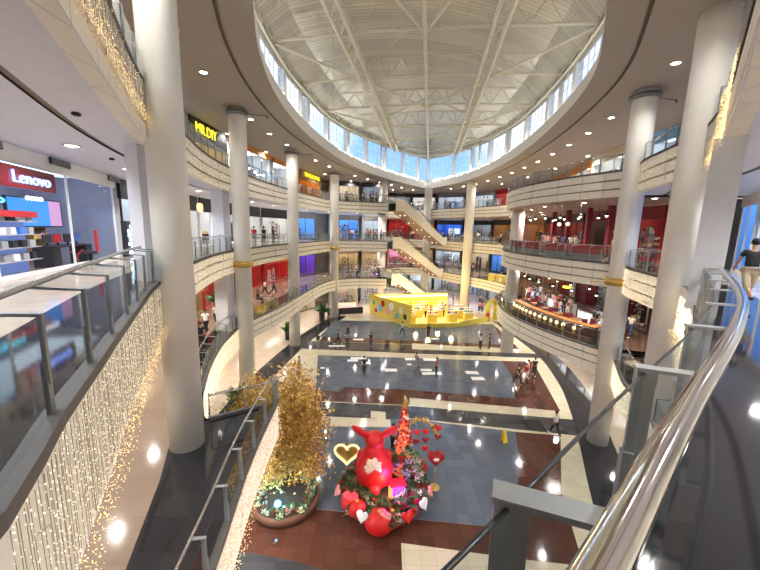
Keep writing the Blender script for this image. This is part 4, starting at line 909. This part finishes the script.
# ---------------------------------------------------------------- yellow pop-up booth on the ground floor
def panel(mb, a, b, z0, z1, th=.12):
    a, b = Vector(a), Vector(b); d_ = b-a; mb.box(((a.x+b.x)/2, (a.y+b.y)/2, (z0+z1)/2), (d_.length, th, z1-z0), math.atan2(d_.y, d_.x)); return mb
o_ = (-1.4,49.0,G); t = root('yellow_booth', o_)
w1 = panel(MB(), (-1.4,49.0), (4.0,41.9), G, G+2.9).build('left_wall', yellow, t, o_)
dv = Vector((5.4,-7.1)).normalized(); nv = Vector((dv.y, -dv.x))*1
for k, (s, z, r, c) in enumerate(((1.0,1.9,.36,'teal'),(2.4,1.3,.5,'sky'),(3.2,2.1,.42,'red'),(4.3,1.2,.45,'pink'),(5.1,2.0,.5,'white'),(6.3,1.0,.4,'teal'),(7.1,1.9,.42,'cream'),(1.6,.8,.3,'red'),(7.9,1.2,.34,'black'),(5.8,.6,.25,'orange'))):
    p = Vector((-1.4,49.0))+dv*s+nv*.08; m_ = MB(); R_ = Matrix.Rotation(math.atan2(dv.y, dv.x), 4, 'Z'); m_.ball((p.x,p.y,G+z), (r,.03,r*1.1), 12, 0, R_.to_3x3()); m_.build('coloured_blob', pc(c), w1, tuple(0 for _ in range(3)) if False else o_)
panel(MB(), (4.0,41.9), (10.6,43.0), G, G+.55, .3).build('front_curb', yellow, t, o_); panel(MB(), (10.6,43.0), (15.6,46.4), G, G+.75, .3).build('right_curb', yellow, t, o_)
panel(MB(), (-1.4,49.0), (4.5,50.3), G, G+2.8).build('back_wall', yellow, t, o_); panel(MB(), (4.5,50.3), (10.5,52.0), G, G+2.8).build('back_wall', yellow, t, o_)
panel(MB(), (-1.2,48.9), (4.6,50.15), G+2.4, G+2.6, .3).build('light_strip', emat('booth_light', (1.,.66,.20), 5.), t, o_); panel(MB(), (4.6,50.15), (10.4,51.8), G+2.4, G+2.6, .3).build('light_strip', emat('booth_light', (1.,.66,.20), 5.), t, o_)
panel(MB(), (4.3,42.15), (10.5,43.25), G+.15, G+.3, .1).build('kerb_light', emat('booth_light2', (1.,.62,.05), 3.), t, o_)
mb = MB(); P_ = [Vector((-1.4,49.0)),Vector((4,41.9)),Vector((10.6,43)),Vector((15.6,46.4)),Vector((10.5,52)),Vector((4.5,50.3))]; mb.prism([(p.x,p.y) for p in P_], G+.013, G+.03).build('carpet', mat('booth_carpet', (.80,.62,.25), .5), t, o_)
tag(t, 'large yellow pop-up store booth with painted left wall on the ground floor', 'booth')
o_ = (15.6,46.6,G); t = root('yellow_arch', o_, 0); MB().tube([(15.1,46.2,G),(15.1,46.2,G+1.9),(15.35,46.4,G+2.6),(15.9,46.8,G+2.8),(16.4,47.2,G+2.5),(16.6,47.4,G+1.9),(16.6,47.4,G)], .35, 10).build('arch', yellow, t, o_); MB().ball((15.05,45.85,G+1.0), (.25,.06,.35), 10).build('red_mark', pc('red'), t, o_); tag(t, 'yellow rounded arch at the right end of the booth', 'arch')
rnd = random.Random(12); gd = root('display_stand'); MB().box((0,0,.55), (1.3,.7,1.1)).build('cabinet', yellow, gd); MB().box((0,0,1.14), (1.35,.75,.05)).build('top', pc('white'), gd)
for k in range(2): MB().box((0,.3,1.45+k*.35), (1.2,.2,.04)).build('shelf', pc('white'), gd)
MB().box((-.6,.32,1.5), (.05,.05,.8)).box((.6,.32,1.5), (.05,.05,.8)).build('uprights', pc('cream'), gd)
tl = [(2.2,46.3),(4.2,44.2),(5.4,47.2),(7.2,44.9),(8.4,47.5),(10.0,45.4),(11.4,47.6),(3.4,48.6),(6.6,49.4),(9.4,49.9),(12.4,46.2),(.9,47.7)]
for k, (x, y) in enumerate(tl):
    c = gd if k == 0 else ctree(gd); c.location = (x, y, G+.03); c.rotation_euler = (0,0,.2*(k % 3)); tag(c, 'yellow and white display stand inside the yellow booth', 'display stand', 'display stands in the yellow booth')
    for q in range(5):
        b = MB().box((0,0,.14), (.16,.2,.28)).build('boxed_toy', goods_m[rnd.randrange(10)]); b.location = (x-.5+q*.25, y-.08, G+1.195); tag(b, 'small boxed item on a stand in the yellow booth', 'box', 'boxed items in the yellow booth')
for k, (x, y) in enumerate(((3,46.5),(7,46.5),(10.5,47.5),(5.5,49.2),(9,50.3))):
    lo = plight(x, y, G+3.2, 260, (1,.74,.32), .3, False)
crowd(12, [(2,48.5),(12,48.5)], G+.03, (-2.5,1.5), 'shopper inside the yellow booth', 'shoppers inside the yellow booth')

# ---------------------------------------------------------------- rabbit display
def remesh(balls, size=.045, smooth=6):
    mb = MB()
    for b in balls:
        c, r = b[0], b[1]; R_ = b[2].to_matrix() if len(b) > 2 else None; mb.ball(c, r, 20, 0, R_)
    o = mb.build('tmp', red); md = o.modifiers.new('r', 'REMESH'); md.mode = 'VOXEL'; md.voxel_size = size; md.use_smooth_shade = True
    m2 = o.modifiers.new('s', 'SMOOTH'); m2.iterations = smooth; m2.factor = .5
    bpy.context.view_layer.update(); me = bpy.data.meshes.new_from_object(o.evaluated_get(bpy.context.evaluated_depsgraph_get())); bpy.data.objects.remove(o); return me
from mathutils import Euler
rx, ry = -.05, 14.25
t = root('rabbit_figure', (rx,ry,G+.30), .05); t.scale = (1.34,1.15,1.10)
me = remesh([((0,0,.85),(.66,.60,.85)),((0,.10,1.55),(.40,.40,.50)),((0,.22,2.12),(.35,.42,.33)),((0,.55,2.02),(.18,.22,.17)),((-.42,.35,.28),(.26,.55,.25)),((.42,.35,.28),(.26,.55,.25)),((-.48,.35,1.15),(.15,.20,.42)),((.48,.35,1.15),(.15,.20,.42)),((0,-.55,.35),(.2,.2,.2))])
o = bpy.data.objects.new('body', me); C.objects.link(o); o.parent = t
for s in (-1,1):
    e = MB(); Rr_ = Euler((0, s*.85, 0)).to_matrix(); c = (s*.46,.10,2.52); e.ball(c, (.145,.075,.46), 14, 0, Rr_); ea = e.build('ear', red, t)
    MB().ball((c[0]-s*.03, c[1]+.055, c[2]), (.08,.04,.34), 12, 0, Rr_).build('inner_ear', mat('dark_red', (.30,.01,.01), .5), ea)
    MB().ball((s*.16,.58,2.2), (.045,.03,.06), 8).build('eye', black, t)
def rose(mb, c, r, rnd, mi=0):
    for k in range(7):
        a = k*2.4; rr = r*.35*(k/7+.2); mb.ball((c[0]+rr*math.cos(a), c[1]+rr*math.sin(a), c[2]+.01*k), (r*.5, r*.5, r*.35), 6, mi)
rnd = random.Random(2); mb = MB()
for k in range(130):
    a = rnd.uniform(0, 6.28); q = math.sqrt(rnd.random())*.32; zz = 1.32+q*math.sin(a)*1.1; mb.ball((-.05+q*.8*math.cos(a), -.50+.22*max(0, zz-1.15)+.10*q*q, zz), (.06,.05,.06), 6)
mb.build('flower_patch', creamf, t); tag(t, 'big red rabbit figure seen from behind with upright spread ears and a cream flower patch', 'figure')
o_ = (.4,14.1,G); t = root('round_plinth', o_); MB().lathe((0,0,0), [(1.8,.02),(1.85,.2),(1.75,.36)], 48).build('plinth', redfab, t); MB().lathe((0,0,.36), [(1.74,0),(1.74,.04)], 48).build('top_mat', mat('dark_green_mat', (.03,.05,.03), .9), t); tag(t, 'round red plinth under the rabbit and flowers', 'plinth')
def petal_mesh(r, seed, leaf=True):
    rnd_ = random.Random(seed); mb = MB()
    for ring_, (n, q, zz, tilt) in enumerate(((6, .75, 0, .5), (5, .45, .03, 1.0), (3, .18, .06, 1.3))):
        for k in range(n):
            a = 2*PI*k/n+ring_*.5; R_ = Euler((0, -tilt, a)).to_matrix(); mb.ball((q*r*math.cos(a), q*r*math.sin(a), zz+r*.25*math.sin(tilt)), (r*.55, r*.42, r*.09), 6, 0, R_)
    return mb
def leaf_mesh(r, n, seed):
    rnd_ = random.Random(seed); mb = MB()
    for k in range(n):
        a = rnd_.uniform(0, 6.28); e = rnd_.uniform(.1, 1.2); d_ = Vector((math.cos(a)*math.cos(e), math.sin(a)*math.cos(e), math.sin(e))); s_ = Vector((-math.sin(a), math.cos(a), 0)); L_ = r*rnd_.uniform(.7,1.2)
        mb.add([tuple(Vector((0,0,0))), tuple(d_*L_*.5+s_*L_*.2), tuple(d_*L_), tuple(d_*L_*.5-s_*L_*.2)], [(0,1,2,3)])
    return mb
FM = {}
for n_, m_ in (('cream', creamf), ('red', red), ('pink', pinkf), ('white', pc('white')), ('dark', mat('dark_red', (.30,.01,.01), .5))):
    b = petal_mesh(.17, 1).build('x', m_); FM[n_] = b.data; bpy.data.objects.remove(b)
b = leaf_mesh(.30, 26, 4).build('x', green); FM['leaf'] = b.data; bpy.data.objects.remove(b)
rnd = random.Random(9)
def flower(x, y, z, c, s, label, group, rest=0.):
    t = root('artificial_flower', (x,y,z-.02*s)); t.scale = (s,)*3; t.rotation_euler = (rnd.uniform(-.5,.5), rnd.uniform(-.5,.5), rnd.uniform(0,6.28))
    for k, me in (('petals', FM[c]), ('leaves', FM['leaf'])):
        o = bpy.data.objects.new(k, me); C.objects.link(o); o.parent = t
    tag(t, label, 'flower', group)
lab = {'cream': 'cream artificial flower in the ring around the red rabbit', 'red': 'red artificial flower in the ring around the red rabbit', 'pink': 'pink artificial flower in the ring around the red rabbit', 'white': 'white artificial flower in the ring around the red rabbit', 'dark': 'dark red artificial flower in the ring around the red rabbit'}
for k in range(190):
    a = rnd.uniform(0, 6.28); q = rnd.uniform(.95, 2.0); x, y = .4+q*math.cos(a), 14.1+q*math.sin(a); c = rnd.choice(('dark','dark','red','red','cream','dark','pink','white'))
    if (x-rx)**2+(y-ry)**2 < .6: continue
    hgt = .44+(.75 if y > 14.4 and x > .8 else .18)*rnd.random()+(max(0, (1.5-q))*.6 if y > 13.8 else 0)
    flower(x, y, G+hgt, c, rnd.uniform(.8,1.4), lab[c], c+' flowers around the rabbit')
for k in range(26):
    f = k/25; x, y, z = 1.55+.55*f+.15*rnd.uniform(-1,1), 15.0-1.0*f, G+1.75-.75*f*f+.1*rnd.random(); flower(x, y, z, 'cream', .9, 'cream flower in the trailing bunch on the right of the display', 'trailing cream flowers')
for k, (x, y, z, r) in enumerate(((2.0,14.9,.95,.52),(-.75,12.75,.55,.42),(.2,12.25,.40,.60),(.75,12.5,.35,.42))):
    t = root('red_ornament', (x,y,G+z-r*.8)); MB().ball((0,0,r*.8), (r,r*.9,r*.8), 18).build('ball', red, t); MB().lathe((0,0,r*1.55), [(.08,0),(.08,.08),(.02,.12)], 10).build('cap', gold, t); tag(t, ('large red ball behind the trailing cream flowers','glossy red ball at the left front of the display','largest red ball at the very front of the display','smaller red ball right of the largest at the front')[k], 'ornament')
def heart2(s, n=28): return [(s*.062*16*math.sin(2*PI*k/n)**3, s*.062*(13*math.cos(2*PI*k/n)-5*math.cos(4*PI*k/n)-2*math.cos(6*PI*k/n)-math.cos(8*PI*k/n))) for k in range(n)]
def heart_mb(s, d_, pts=None):
    P_ = heart2(s); n = len(P_); mb = MB(); V = [(x,-d_/2,z) for x, z in P_]+[(x,d_/2,z) for x, z in P_]+[(0,-d_*.9,0),(0,d_*.9,0)]
    mb.add(V, [(i,(i+1)%n,n+(i+1)%n,n+i) for i in range(n)]+[((i+1)%n,i,2*n) for i in range(n)]+[(n+i,n+(i+1)%n,2*n+1) for i in range(n)], 0, False); return mb
o_ = (-1.45,15.5,G); t = root('heart_light', o_); hp = [(x,0,z+1.15) for x, z in heart2(.62)]+[(heart2(.62)[0][0],0,heart2(.62)[0][1]+1.15)]
MB().tube(hp, .065, 8).build('glowing_outline', emat('heart_glow', (1.,.78,.40), 1.0), t); mb = MB()
rnd = random.Random(5)
for k in range(120):
    x, z = rnd.uniform(-.55,.55), rnd.uniform(-.5,.5)
    if (abs(x)*1.1)**2+(z-.1+.0)**2 < .22 and not (z < -.2 and abs(x) > .35+z*.3): mb.ball((x,.02,z+1.2), (.05,.03,.05), 5)
hf = heart_mb(.54, .05).build('backing', gold, t); hf.location = (0,.05,1.15); mb.build('gold_filling', gold, t); MB().box((0,.02,.25), (.08,.08,.5)).box((0,.02,.02), (.5,.3,.04)).build('stand', darksteel, t); tag(t, 'gold-filled heart with glowing cream outline left of the red rabbit', 'heart')
o_ = (1.35,15.35,G+.40); t = root('cone_tree', o_); MB().lathe((0,0,0), [(.52,0),(.40,.9),(.25,1.8),(.12,2.9),(.03,3.5)], 18).build('orange_cone', mat('orange_glow_cone', (.85,.20,.08), .5, emis=(1.,.22,.06), es=.35), t)
rnd = random.Random(6); mb = MB()
for k in range(170):
    f = rnd.random()**.8; a = rnd.uniform(0, 6.28); r_ = .55*(1-f)+.06; z = .3+f*3.2
    if z < 1.4 and math.sin(a) < .2: continue
    mb.ball((r_*math.cos(a), r_*math.sin(a), z), (.07,.07,.06), 6, rnd.choice((0,0,1,2)))
mb.build('berry_covering', [red, mat('dark_red', (.30,.01,.01), .5), creamf], t); MB().tube([(0,0,3.4),(.05,0,3.75),(-.03,0,4.0)], [.16,.10,.02], 8).build('gold_tip', gold, t); tag(t, 'tall slim cone tree of red berries with orange glow and gold tip behind the rabbit', 'tree')
o_ = (1.6,15.3,G); t = root('heart_garland', o_); ap = [(0,0,2.9),(.35,-.05,3.25),(.8,-.1,3.25),(1.2,-.15,2.9),(1.4,-.2,2.5)]; mb = MB().tube([(0,0,.4)]+ap, .03, 6); mb.build('arched_stem', gold, t)
rnd = random.Random(4); lm = MB()
for k in range(150):
    i = rnd.randrange(4); f = rnd.random(); p = Vector(ap[i]).lerp(Vector(ap[i+1]), f); a = Vector((rnd.uniform(-1,1),rnd.uniform(-1,1),rnd.uniform(-1,1))).normalized()*.16; b = Vector((rnd.uniform(-1,1),rnd.uniform(-1,1),rnd.uniform(-1,1))).normalized()*.04
    lm.add([tuple(p), tuple(p+a*.5+b), tuple(p+a), tuple(p+a*.5-b)], [(0,1,2,3)])
lm.build('gold_leaves', gold, t)
for k, (x, dd) in enumerate(((.35,.6),(.35,1.1),(.8,.55),(.8,1.0),(.8,1.45),(1.2,.3),(1.4,.35),(1.4,.8))):
    hb = heart_mb(.17, .05).build('hanging_heart', mat('dark_red', (.30,.01,.01), .5) if k % 2 else red, t); hb.location = (x,-.12,3.2-dd); MB().tube([(0,0,.1),(0,0,.4)], .005, 4).build('thread', gold, hb)
tag(t, 'arching gold spray with little dark red hearts hanging, right of the cone tree', 'garland')
for k in range(7):
    t = heart_mb(.26, .1).build('heart_ornament', [pinkf, red, pc('white')][k % 3]); a = -2.9+k*.45; t.location = (.4+2.15*math.cos(a), 14.1+2.0*math.sin(a), G+.62+.1*(k % 2)); t.rotation_euler = (-.4, 0, a+PI/2)
    tag(t, '%s heart on the rim of the rabbit display, %s from the left' % (('pink','red','white')[k % 3], ordn[k]), 'heart')
t = heart_mb(.34, .14).build('heart_lamp', emat('heart_red_lamp', (1.,.03,.05), 1.2)); t.location = (-1.05,12.95,G+.85); t.rotation_euler = (-.5,0,-.2); tag(t, 'glowing red heart lamp at the left front of the rabbit display', 'lamp')
o_ = (2.87,14.7,G); t = root('balloon_stand', o_); MB().lathe((0,0,0), [(.25,0),(.25,.04),(.22,.05)], 20).build('gold_base', gold, t); MB().tube([(0,0,.05),(0,0,1.2)], .02, 8).build('pole', gold, t)
hb = heart_mb(.40, .26).build('heart_balloon', mat('dark_red', (.30,.01,.01), .5), t); hb.location = (0,0,1.62); MB().ball((0,-.20,.02), (.14,.05,.09), 10).build('pale_emblem', creamf, hb); tag(t, 'dark red heart balloon on a pole with gold disc base, right of the display', 'balloon')
o_ = (1.0,13.75,G+.4); t = root('lit_lantern_house', o_, .2); t.scale = (.8,.8,.8); MB().box((0,0,.35), (.75,.5,.7)).build('purple_walls', emat('violet_lamp', (.40,.05,1.), 1.3), t); MB().prism([(-.45,-.3),(.45,-.3),(.45,.3),(-.45,.3)], .7, .8).build('roof', red, t)
MB().box((-.42,-.2,.35), (.16,.3,.7)).build('orange_lamp', emat('orange_lamp', (1.,.22,.04), 2.), t); MB().ball((.2,-.3,.25), .10, 10).build('white_lamp', emat('lilac_lamp', (.7,.5,1.), 6.), t); tag(t, 'violet and orange glowing lantern box beside the rabbit', 'lantern')
l = plight(1.1, 13.3, G+1.3, 90, (.55,.15,1.), .15, False); l2_ = plight(.55, 13.3, G+1.1, 40, (1,.35,.08), .1, False)

# ---------------------------------------------------------------- gold trees in planters
def gold_tree(x, y, h, w_, n, label, seed, z0=G, th=0):
    rnd = random.Random(seed); t = root('gold_tree', (x,y,z0)); tips = []
    tr = MB().tube([(0,0,.3),(.08,.05,h*.2),(-.05,0,h*.42),(.05,.05,h*.6)], [.14,.12,.10,.07], 8); 
    for k in range(16):
        a = rnd.uniform(0, 6.28); z1 = h*rnd.uniform(.2,.58); e = rnd.uniform(-.1,1.1); L_ = rnd.uniform(.7,1.)*w_
        q = Vector((math.cos(a)*math.cos(e), math.sin(a)*math.cos(e), math.sin(e))); b = Vector((0,0,z1)); c1_ = b+q*L_*.5; c2_ = b+q*L_+Vector((0,0,h*.12)); c2_.z = min(c2_.z, h*.93)
        tr.tube([b, c1_, c2_], [.06,.04,.015], 6); tips += [c1_.lerp(c2_, f) for f in (.1,.4,.7,1.)]
    tips += [Vector((0,0,h*f)) for f in (.7,.8,.9,.97)]
    tr.build('trunk', mat('bark', (.22,.13,.06), .8), t); lf = MB()
    for k in range(n):
        c = tips[rnd.randrange(len(tips))]; p = c+Vector((rnd.gauss(0,.26), rnd.gauss(0,.26), rnd.gauss(0,.26)))*(w_*.8); u_ = Vector((rnd.uniform(-1,1),rnd.uniform(-1,1),rnd.uniform(-1,1))).normalized(); v_ = u_.orthogonal()
        L_ = rnd.uniform(.09,.17); lf.add([tuple(p), tuple(p+u_*L_*.5+v_*L_*.25), tuple(p+u_*L_), tuple(p+u_*L_*.5-v_*L_*.25)], [(0,1,2,3)], rnd.choice((0,0,0,1,2)))
    o = lf.build('foliage', [mat('gold_leaves', (.55,.33,.06), .5, .2), mat('bright_gold_leaves', (.85,.60,.18), .45, .2), mat('bronze_leaves', (.33,.16,.04), .55, .2)], t); o['kind'] = 'stuff'
    return tag(t, label, 'tree')
gold_tree(-3.75, 14.5, 5.9, 1.75, 17000, 'tall gold-leaved tree in a round planter left of the red rabbit', 3)
gold_tree(-6.3, 16.2, 4.6, 1.5, 9000, 'second gold-leaved tree partly hidden behind the granite balcony', 4)
t = root('planter', (-4.0,13.6,G)); MB().lathe((0,0,0), [(1.45,0),(1.5,.42),(1.4,.45)], 40).build('bowl', col('brown_panel', (.13,.06,.035), .4), t); MB().lathe((0,0,.42), [(1.38,.0),(1.38,.045)], 40).build('soil', mat('soil', (.05,.03,.02), .9), t); tag(t, 'round dark planter at the foot of the tall gold tree', 'planter')
rnd = random.Random(31)
for k in range(46):
    a = 2*PI*k/46; q = rnd.uniform(1.0,1.38); c = rnd.choice(('pink','white','dark','cream')); flower(-4.0+q*math.cos(a), 13.6+q*math.sin(a), G+.55, c, rnd.uniform(.6,.9), '%s flower in the dark planter ring under the gold tree' % c, c+' flowers in the planter')
t = root('blue_spotlight', (-4.1,12.7,G+.45)); MB().lathe((0,0,0), [(.16,0),(.16,.22)], 14).build('housing', black, t); MB().ball((0,0,.26), .14, 12).build('lens', emat('blue_spot', (.05,.35,1.), 18.), t); tag(t, 'small bright blue spotlight in the planter', 'lamp'); plight(-4.2,12.9,G+1.2, 60, (.1,.6,1.), .1, False)
# ---------------------------------------------------------------- smaller things on the ground floor
t = root('caution_sign', (7.6,18.5,G), .3)
for s in (-1,1): MB().add([(-.16,s*.16,0),(.16,s*.16,0),(.09,s*.02,.75),(-.09,s*.02,.75),(-.16,s*.13,0),(.16,s*.13,0),(.09,-s*.0,.75),(-.09,-s*.0,.75)], [(0,1,2,3),(4,5,6,7),(0,1,5,4),(1,2,6,5),(2,3,7,6),(3,0,4,7)]).build('board', mat('caution_yellow', (.85,.60,.05), .4), t)
tag(t, 'small yellow folding caution sign on the blue tiles', 'sign')
highlights = [(-2.3,36.7,1.2,.5),(-1.9,31.1,1.5,.5),(-2.4,30.5,1.0,.5),(-1.2,30.0,.7,.5),(1.15,28.5,1.1,.6),(3.1,31.2,1.0,.5),(5.0,31.2,1.3,.6),(4.3,28.7,1.0,.5),(4.7,28.0,1.7,.5),(8.3,28.4,1.1,.6),(8.5,27.2,1.1,.6),(-4.4,34.4,1.7,.4),(6.5,37.6,.9,.3),(5.3,12.2,.22,.2),(-4.9,28.6,.4,.3),(2.9,29.9,.4,.3)]  # thin white slabs that paint patches of fallen light on the floor
for k, (x, y, a, b) in enumerate(highlights):
    o = MB().box((0,0,.012), (a,b,.02)).build('floor_highlight', pc('white')); o.location = (x,y,G+.013); o.rotation_euler = (0,0,.05*(k % 3)); tag(o, 'thin white sheet standing for fallen light on the polished ground floor', 'highlight', 'white sheets standing for light on the floor')
def potted(x, y, z, h, label, seed, pot='black'):
    t = root('potted_plant', (x,y,z)); MB().lathe((0,0,0), [(.32,0),(.40,h*.42),(.36,h*.42),(.34,h*.38)], 18).build('pot', pc(pot), t); rnd = random.Random(seed); lf = MB()
    for k in range(90):
        a = rnd.uniform(0,6.28); e = rnd.uniform(.2,1.4); L_ = h*rnd.uniform(.3,.6); d_ = Vector((math.cos(a)*math.cos(e), math.sin(a)*math.cos(e), math.sin(e))); s_ = Vector((-math.sin(a), math.cos(a), 0)); o0 = Vector((0,0,h*.4))
        lf.add([tuple(o0), tuple(o0+d_*L_*.6+s_*L_*.1), tuple(o0+d_*L_-Vector((0,0,.1))), tuple(o0+d_*L_*.6-s_*L_*.1)], [(0,1,2,3)])
    o = lf.build('leaves', green, t); o['kind'] = 'stuff'; tag(t, label, 'plant')
potted(-10.0,36.2,G,2.4,'tall black pot with dark plant beside the distant left column base', 1); potted(-7.6,43.8,G,3.0,'tall dark plant at the foot of the far left column', 2); potted(-8.3,19.6,G,3.0,'tall black pot with green plant behind the granite balcony', 3)
potted(-13.0,26.6,L2,2.2,'bushy green plant on the second level behind the left column', 4, 'wood')
t = root('sofa', (-5.2,51.0,G), .4); MB().box((0,0,.22), (3.6,.9,.44)).build('seat', pc('pink'), t); MB().box((0,.4,.6), (3.6,.2,.7)).build('backrest', pc('cream'), t); tag(t, 'pale pink bench seat left of the yellow booth', 'bench')
t = root('barrier_rail', (-4.6,48.0,G), .35); MB().box((0,0,.5), (4.6,.08,.9)).build('board', pc('black'), t); MB().tube([(-2.3,0,1.0),(2.3,0,1.0)], .04, 8).build('top_rail', steel, t); tag(t, 'black low barrier at the left of the yellow booth', 'barrier')
t = root('banner_stand', (-12.6,26.0,L3), 1.3)
MB().box((0,0,1.0), (.7,.04,1.6)).build('print', emat('lit_poster', (.7,.85,1.), 1.2), t); MB().box((0,0,.1), (.8,.3,.06)).build('foot', black, t); tag(t, 'lit upright poster stand before the white shop on the third level', 'poster')
for k, (x, y) in enumerate(((-14.0,24.8),(-14.3,28.6))):
    t = root('hanging_lantern', (x+1.0,y,L3+2.6)); MB().lathe((0,0,0), [(.14,0),(.2,.15),(.2,.5),(.12,.62)], 14).build('lantern_glow', emat('lantern', (1.,.50,.22), 1.8), t); MB().tube([(0,0,.6),(0,0,1.25)], .01, 6).build('cord', black, t); tag(t, ('warm glowing lantern left of the gold-banded left column, third level','warm glowing lantern right of the gold-banded left column, third level')[k], 'lantern')
for k, (x, y) in enumerate(((17.2,33.5),(17.0,31.6))):
    t = root('hanging_lantern', (x,y,L3+2.3)); MB().ball((0,0,.3), .17, 14).build('globe', emat('globe', (1.,.8,.5), 2.), t); MB().tube([(0,0,.5),(0,0,1.55)], .01, 6).build('cord', black, t); tag(t, ('left of two warm globes in the third level restaurant','right of two warm globes in the third level restaurant')[k], 'lantern')
for k, (x, y) in enumerate(((17.9,36.0),(17.5,32.5),(17.3,29.0),(17.3,26.2))):
    t = root('red_pillar', (x,y,L3)); MB().box((0,0,1.95), (.35,.35,3.9)).build('shaft', pc('maroon'), t); MB().box((0,0,.15), (.42,.42,.3)).build('base', pc('black'), t); tag(t, 'dark red square post of the third level restaurant, %s from the far end' % ordn[k], 'pillar')

Qt = resample(offs(PB, -3.2), 7)
for k in range(7):
    q = Qt[k]; c = ctree(tb); c.location = (q.x, q.y, L3); tag(c, 'square dark table in the third level restaurant behind the red boards', 'table', 'tables of the third level restaurant')
    for a in (0, PI):
        c = ctree(ch); c.location = (q.x-.7*math.sin(a), q.y-.7*math.cos(a), L3); c.rotation_euler = (0,0,-a); tag(c, 'maroon chair at a table in the third level restaurant', 'chair', 'chairs of the third level restaurant')
pd = root('pendant_lamp'); MB().lathe((0,0,0), [(.16,0),(.12,.14),(.02,.2)], 12).build('shade', black, pd); MB().ball((0,0,.0), .09, 8).build('bulb', emat('pendant_bulb', (1.,.85,.6), 6.), pd); MB().tube([(0,0,.18),(0,0,.98)], .008, 5).build('cord', black, pd)
first = True
for lv_, nm__ in ((L2, 'second'), (L3, 'third')):
    for d_, n__ in ((-2.2, 9), (-4.2, 8)):
        for q in resample(offs(PB, d_), n__)[1:-1]:
            c = pd if first else ctree(pd); first = False; c.location = (q.x, q.y, lv_+2.95); tag(c, 'small black pendant lamp over the %s level restaurant tables' % nm__, 'lamp', 'pendant lamps of the %s level restaurant' % nm__)
aw = root('serving_island'); MB().box((0,0,.55), (2.6,1.0,1.1)).build('counter', pc('white'), aw); MB().box((0,0,1.12), (2.7,1.1,.05)).build('top', steel, aw); MB().box((0,-.52,.7), (2.2,.02,.4)).build('lit_front', emat('lit_poster', (.7,.85,1.), 1.2), aw)
for k, (x, y) in enumerate(((16.2,34.5),(16.4,30.0),(16.6,25.5))):
    c = aw if k == 0 else ctree(aw); c.location = (x, y, L2); c.rotation_euler = (0,0,-1.45); tag(c, 'white serving island with lit front in the second level eatery, %s from the far end' % ordn[k], 'counter')
# ---------------------------------------------------------------- world, daylight, camera
w = bpy.data.worlds.new('sky'); bpy.context.scene.world = w; w.use_nodes = True; nt = w.node_tree
bg = nt.nodes['Background']; tc = nt.nodes.new('ShaderNodeTexCoord'); nz = nt.nodes.new('ShaderNodeTexNoise'); nz.inputs['Scale'].default_value = 2.2; nz.inputs['Detail'].default_value = 5
rp = nt.nodes.new('ShaderNodeValToRGB'); rp.color_ramp.elements[0].position = .42; rp.color_ramp.elements[1].position = .62
rp.color_ramp.elements[0].color = (.27,.50,.95,1); rp.color_ramp.elements[1].color = (.95,.97,1.,1)
nt.links.new(tc.outputs['Generated'], nz.inputs['Vector']); nt.links.new(nz.outputs['Fac'], rp.inputs[0]); nt.links.new(rp.outputs[0], bg.inputs['Color'])
bg.inputs['Strength'].default_value = 1.2
cd = bpy.data.cameras.new('camera'); cam = bpy.data.objects.new('camera', cd); C.objects.link(cam)
cd.sensor_fit = 'HORIZONTAL'; cd.sensor_width = 36; cd.lens = 340/760*36; cd.clip_start = .02; cd.clip_end = 400
pit = math.radians(9.3); rl = math.atan2(53, 2111); c_, s_ = math.cos(rl), math.sin(rl)
r0 = Vector((1,0,0)); u0 = Vector((0, math.sin(pit), math.cos(pit))); f0 = Vector((0, math.cos(pit), -math.sin(pit)))
R = r0*c_+u0*s_; U = -r0*s_+u0*c_
M = Matrix((R, U, -f0)).transposed().to_4x4(); M.translation = (0, 0, 1.7); cam.matrix_world = M
bpy.context.scene.camera = cam
vs = bpy.context.scene.view_settings; vs.view_transform = 'Standard'; vs.look = 'None'; vs.gamma = 1; vs.use_curve_mapping = False; vs.exposure = 0.48
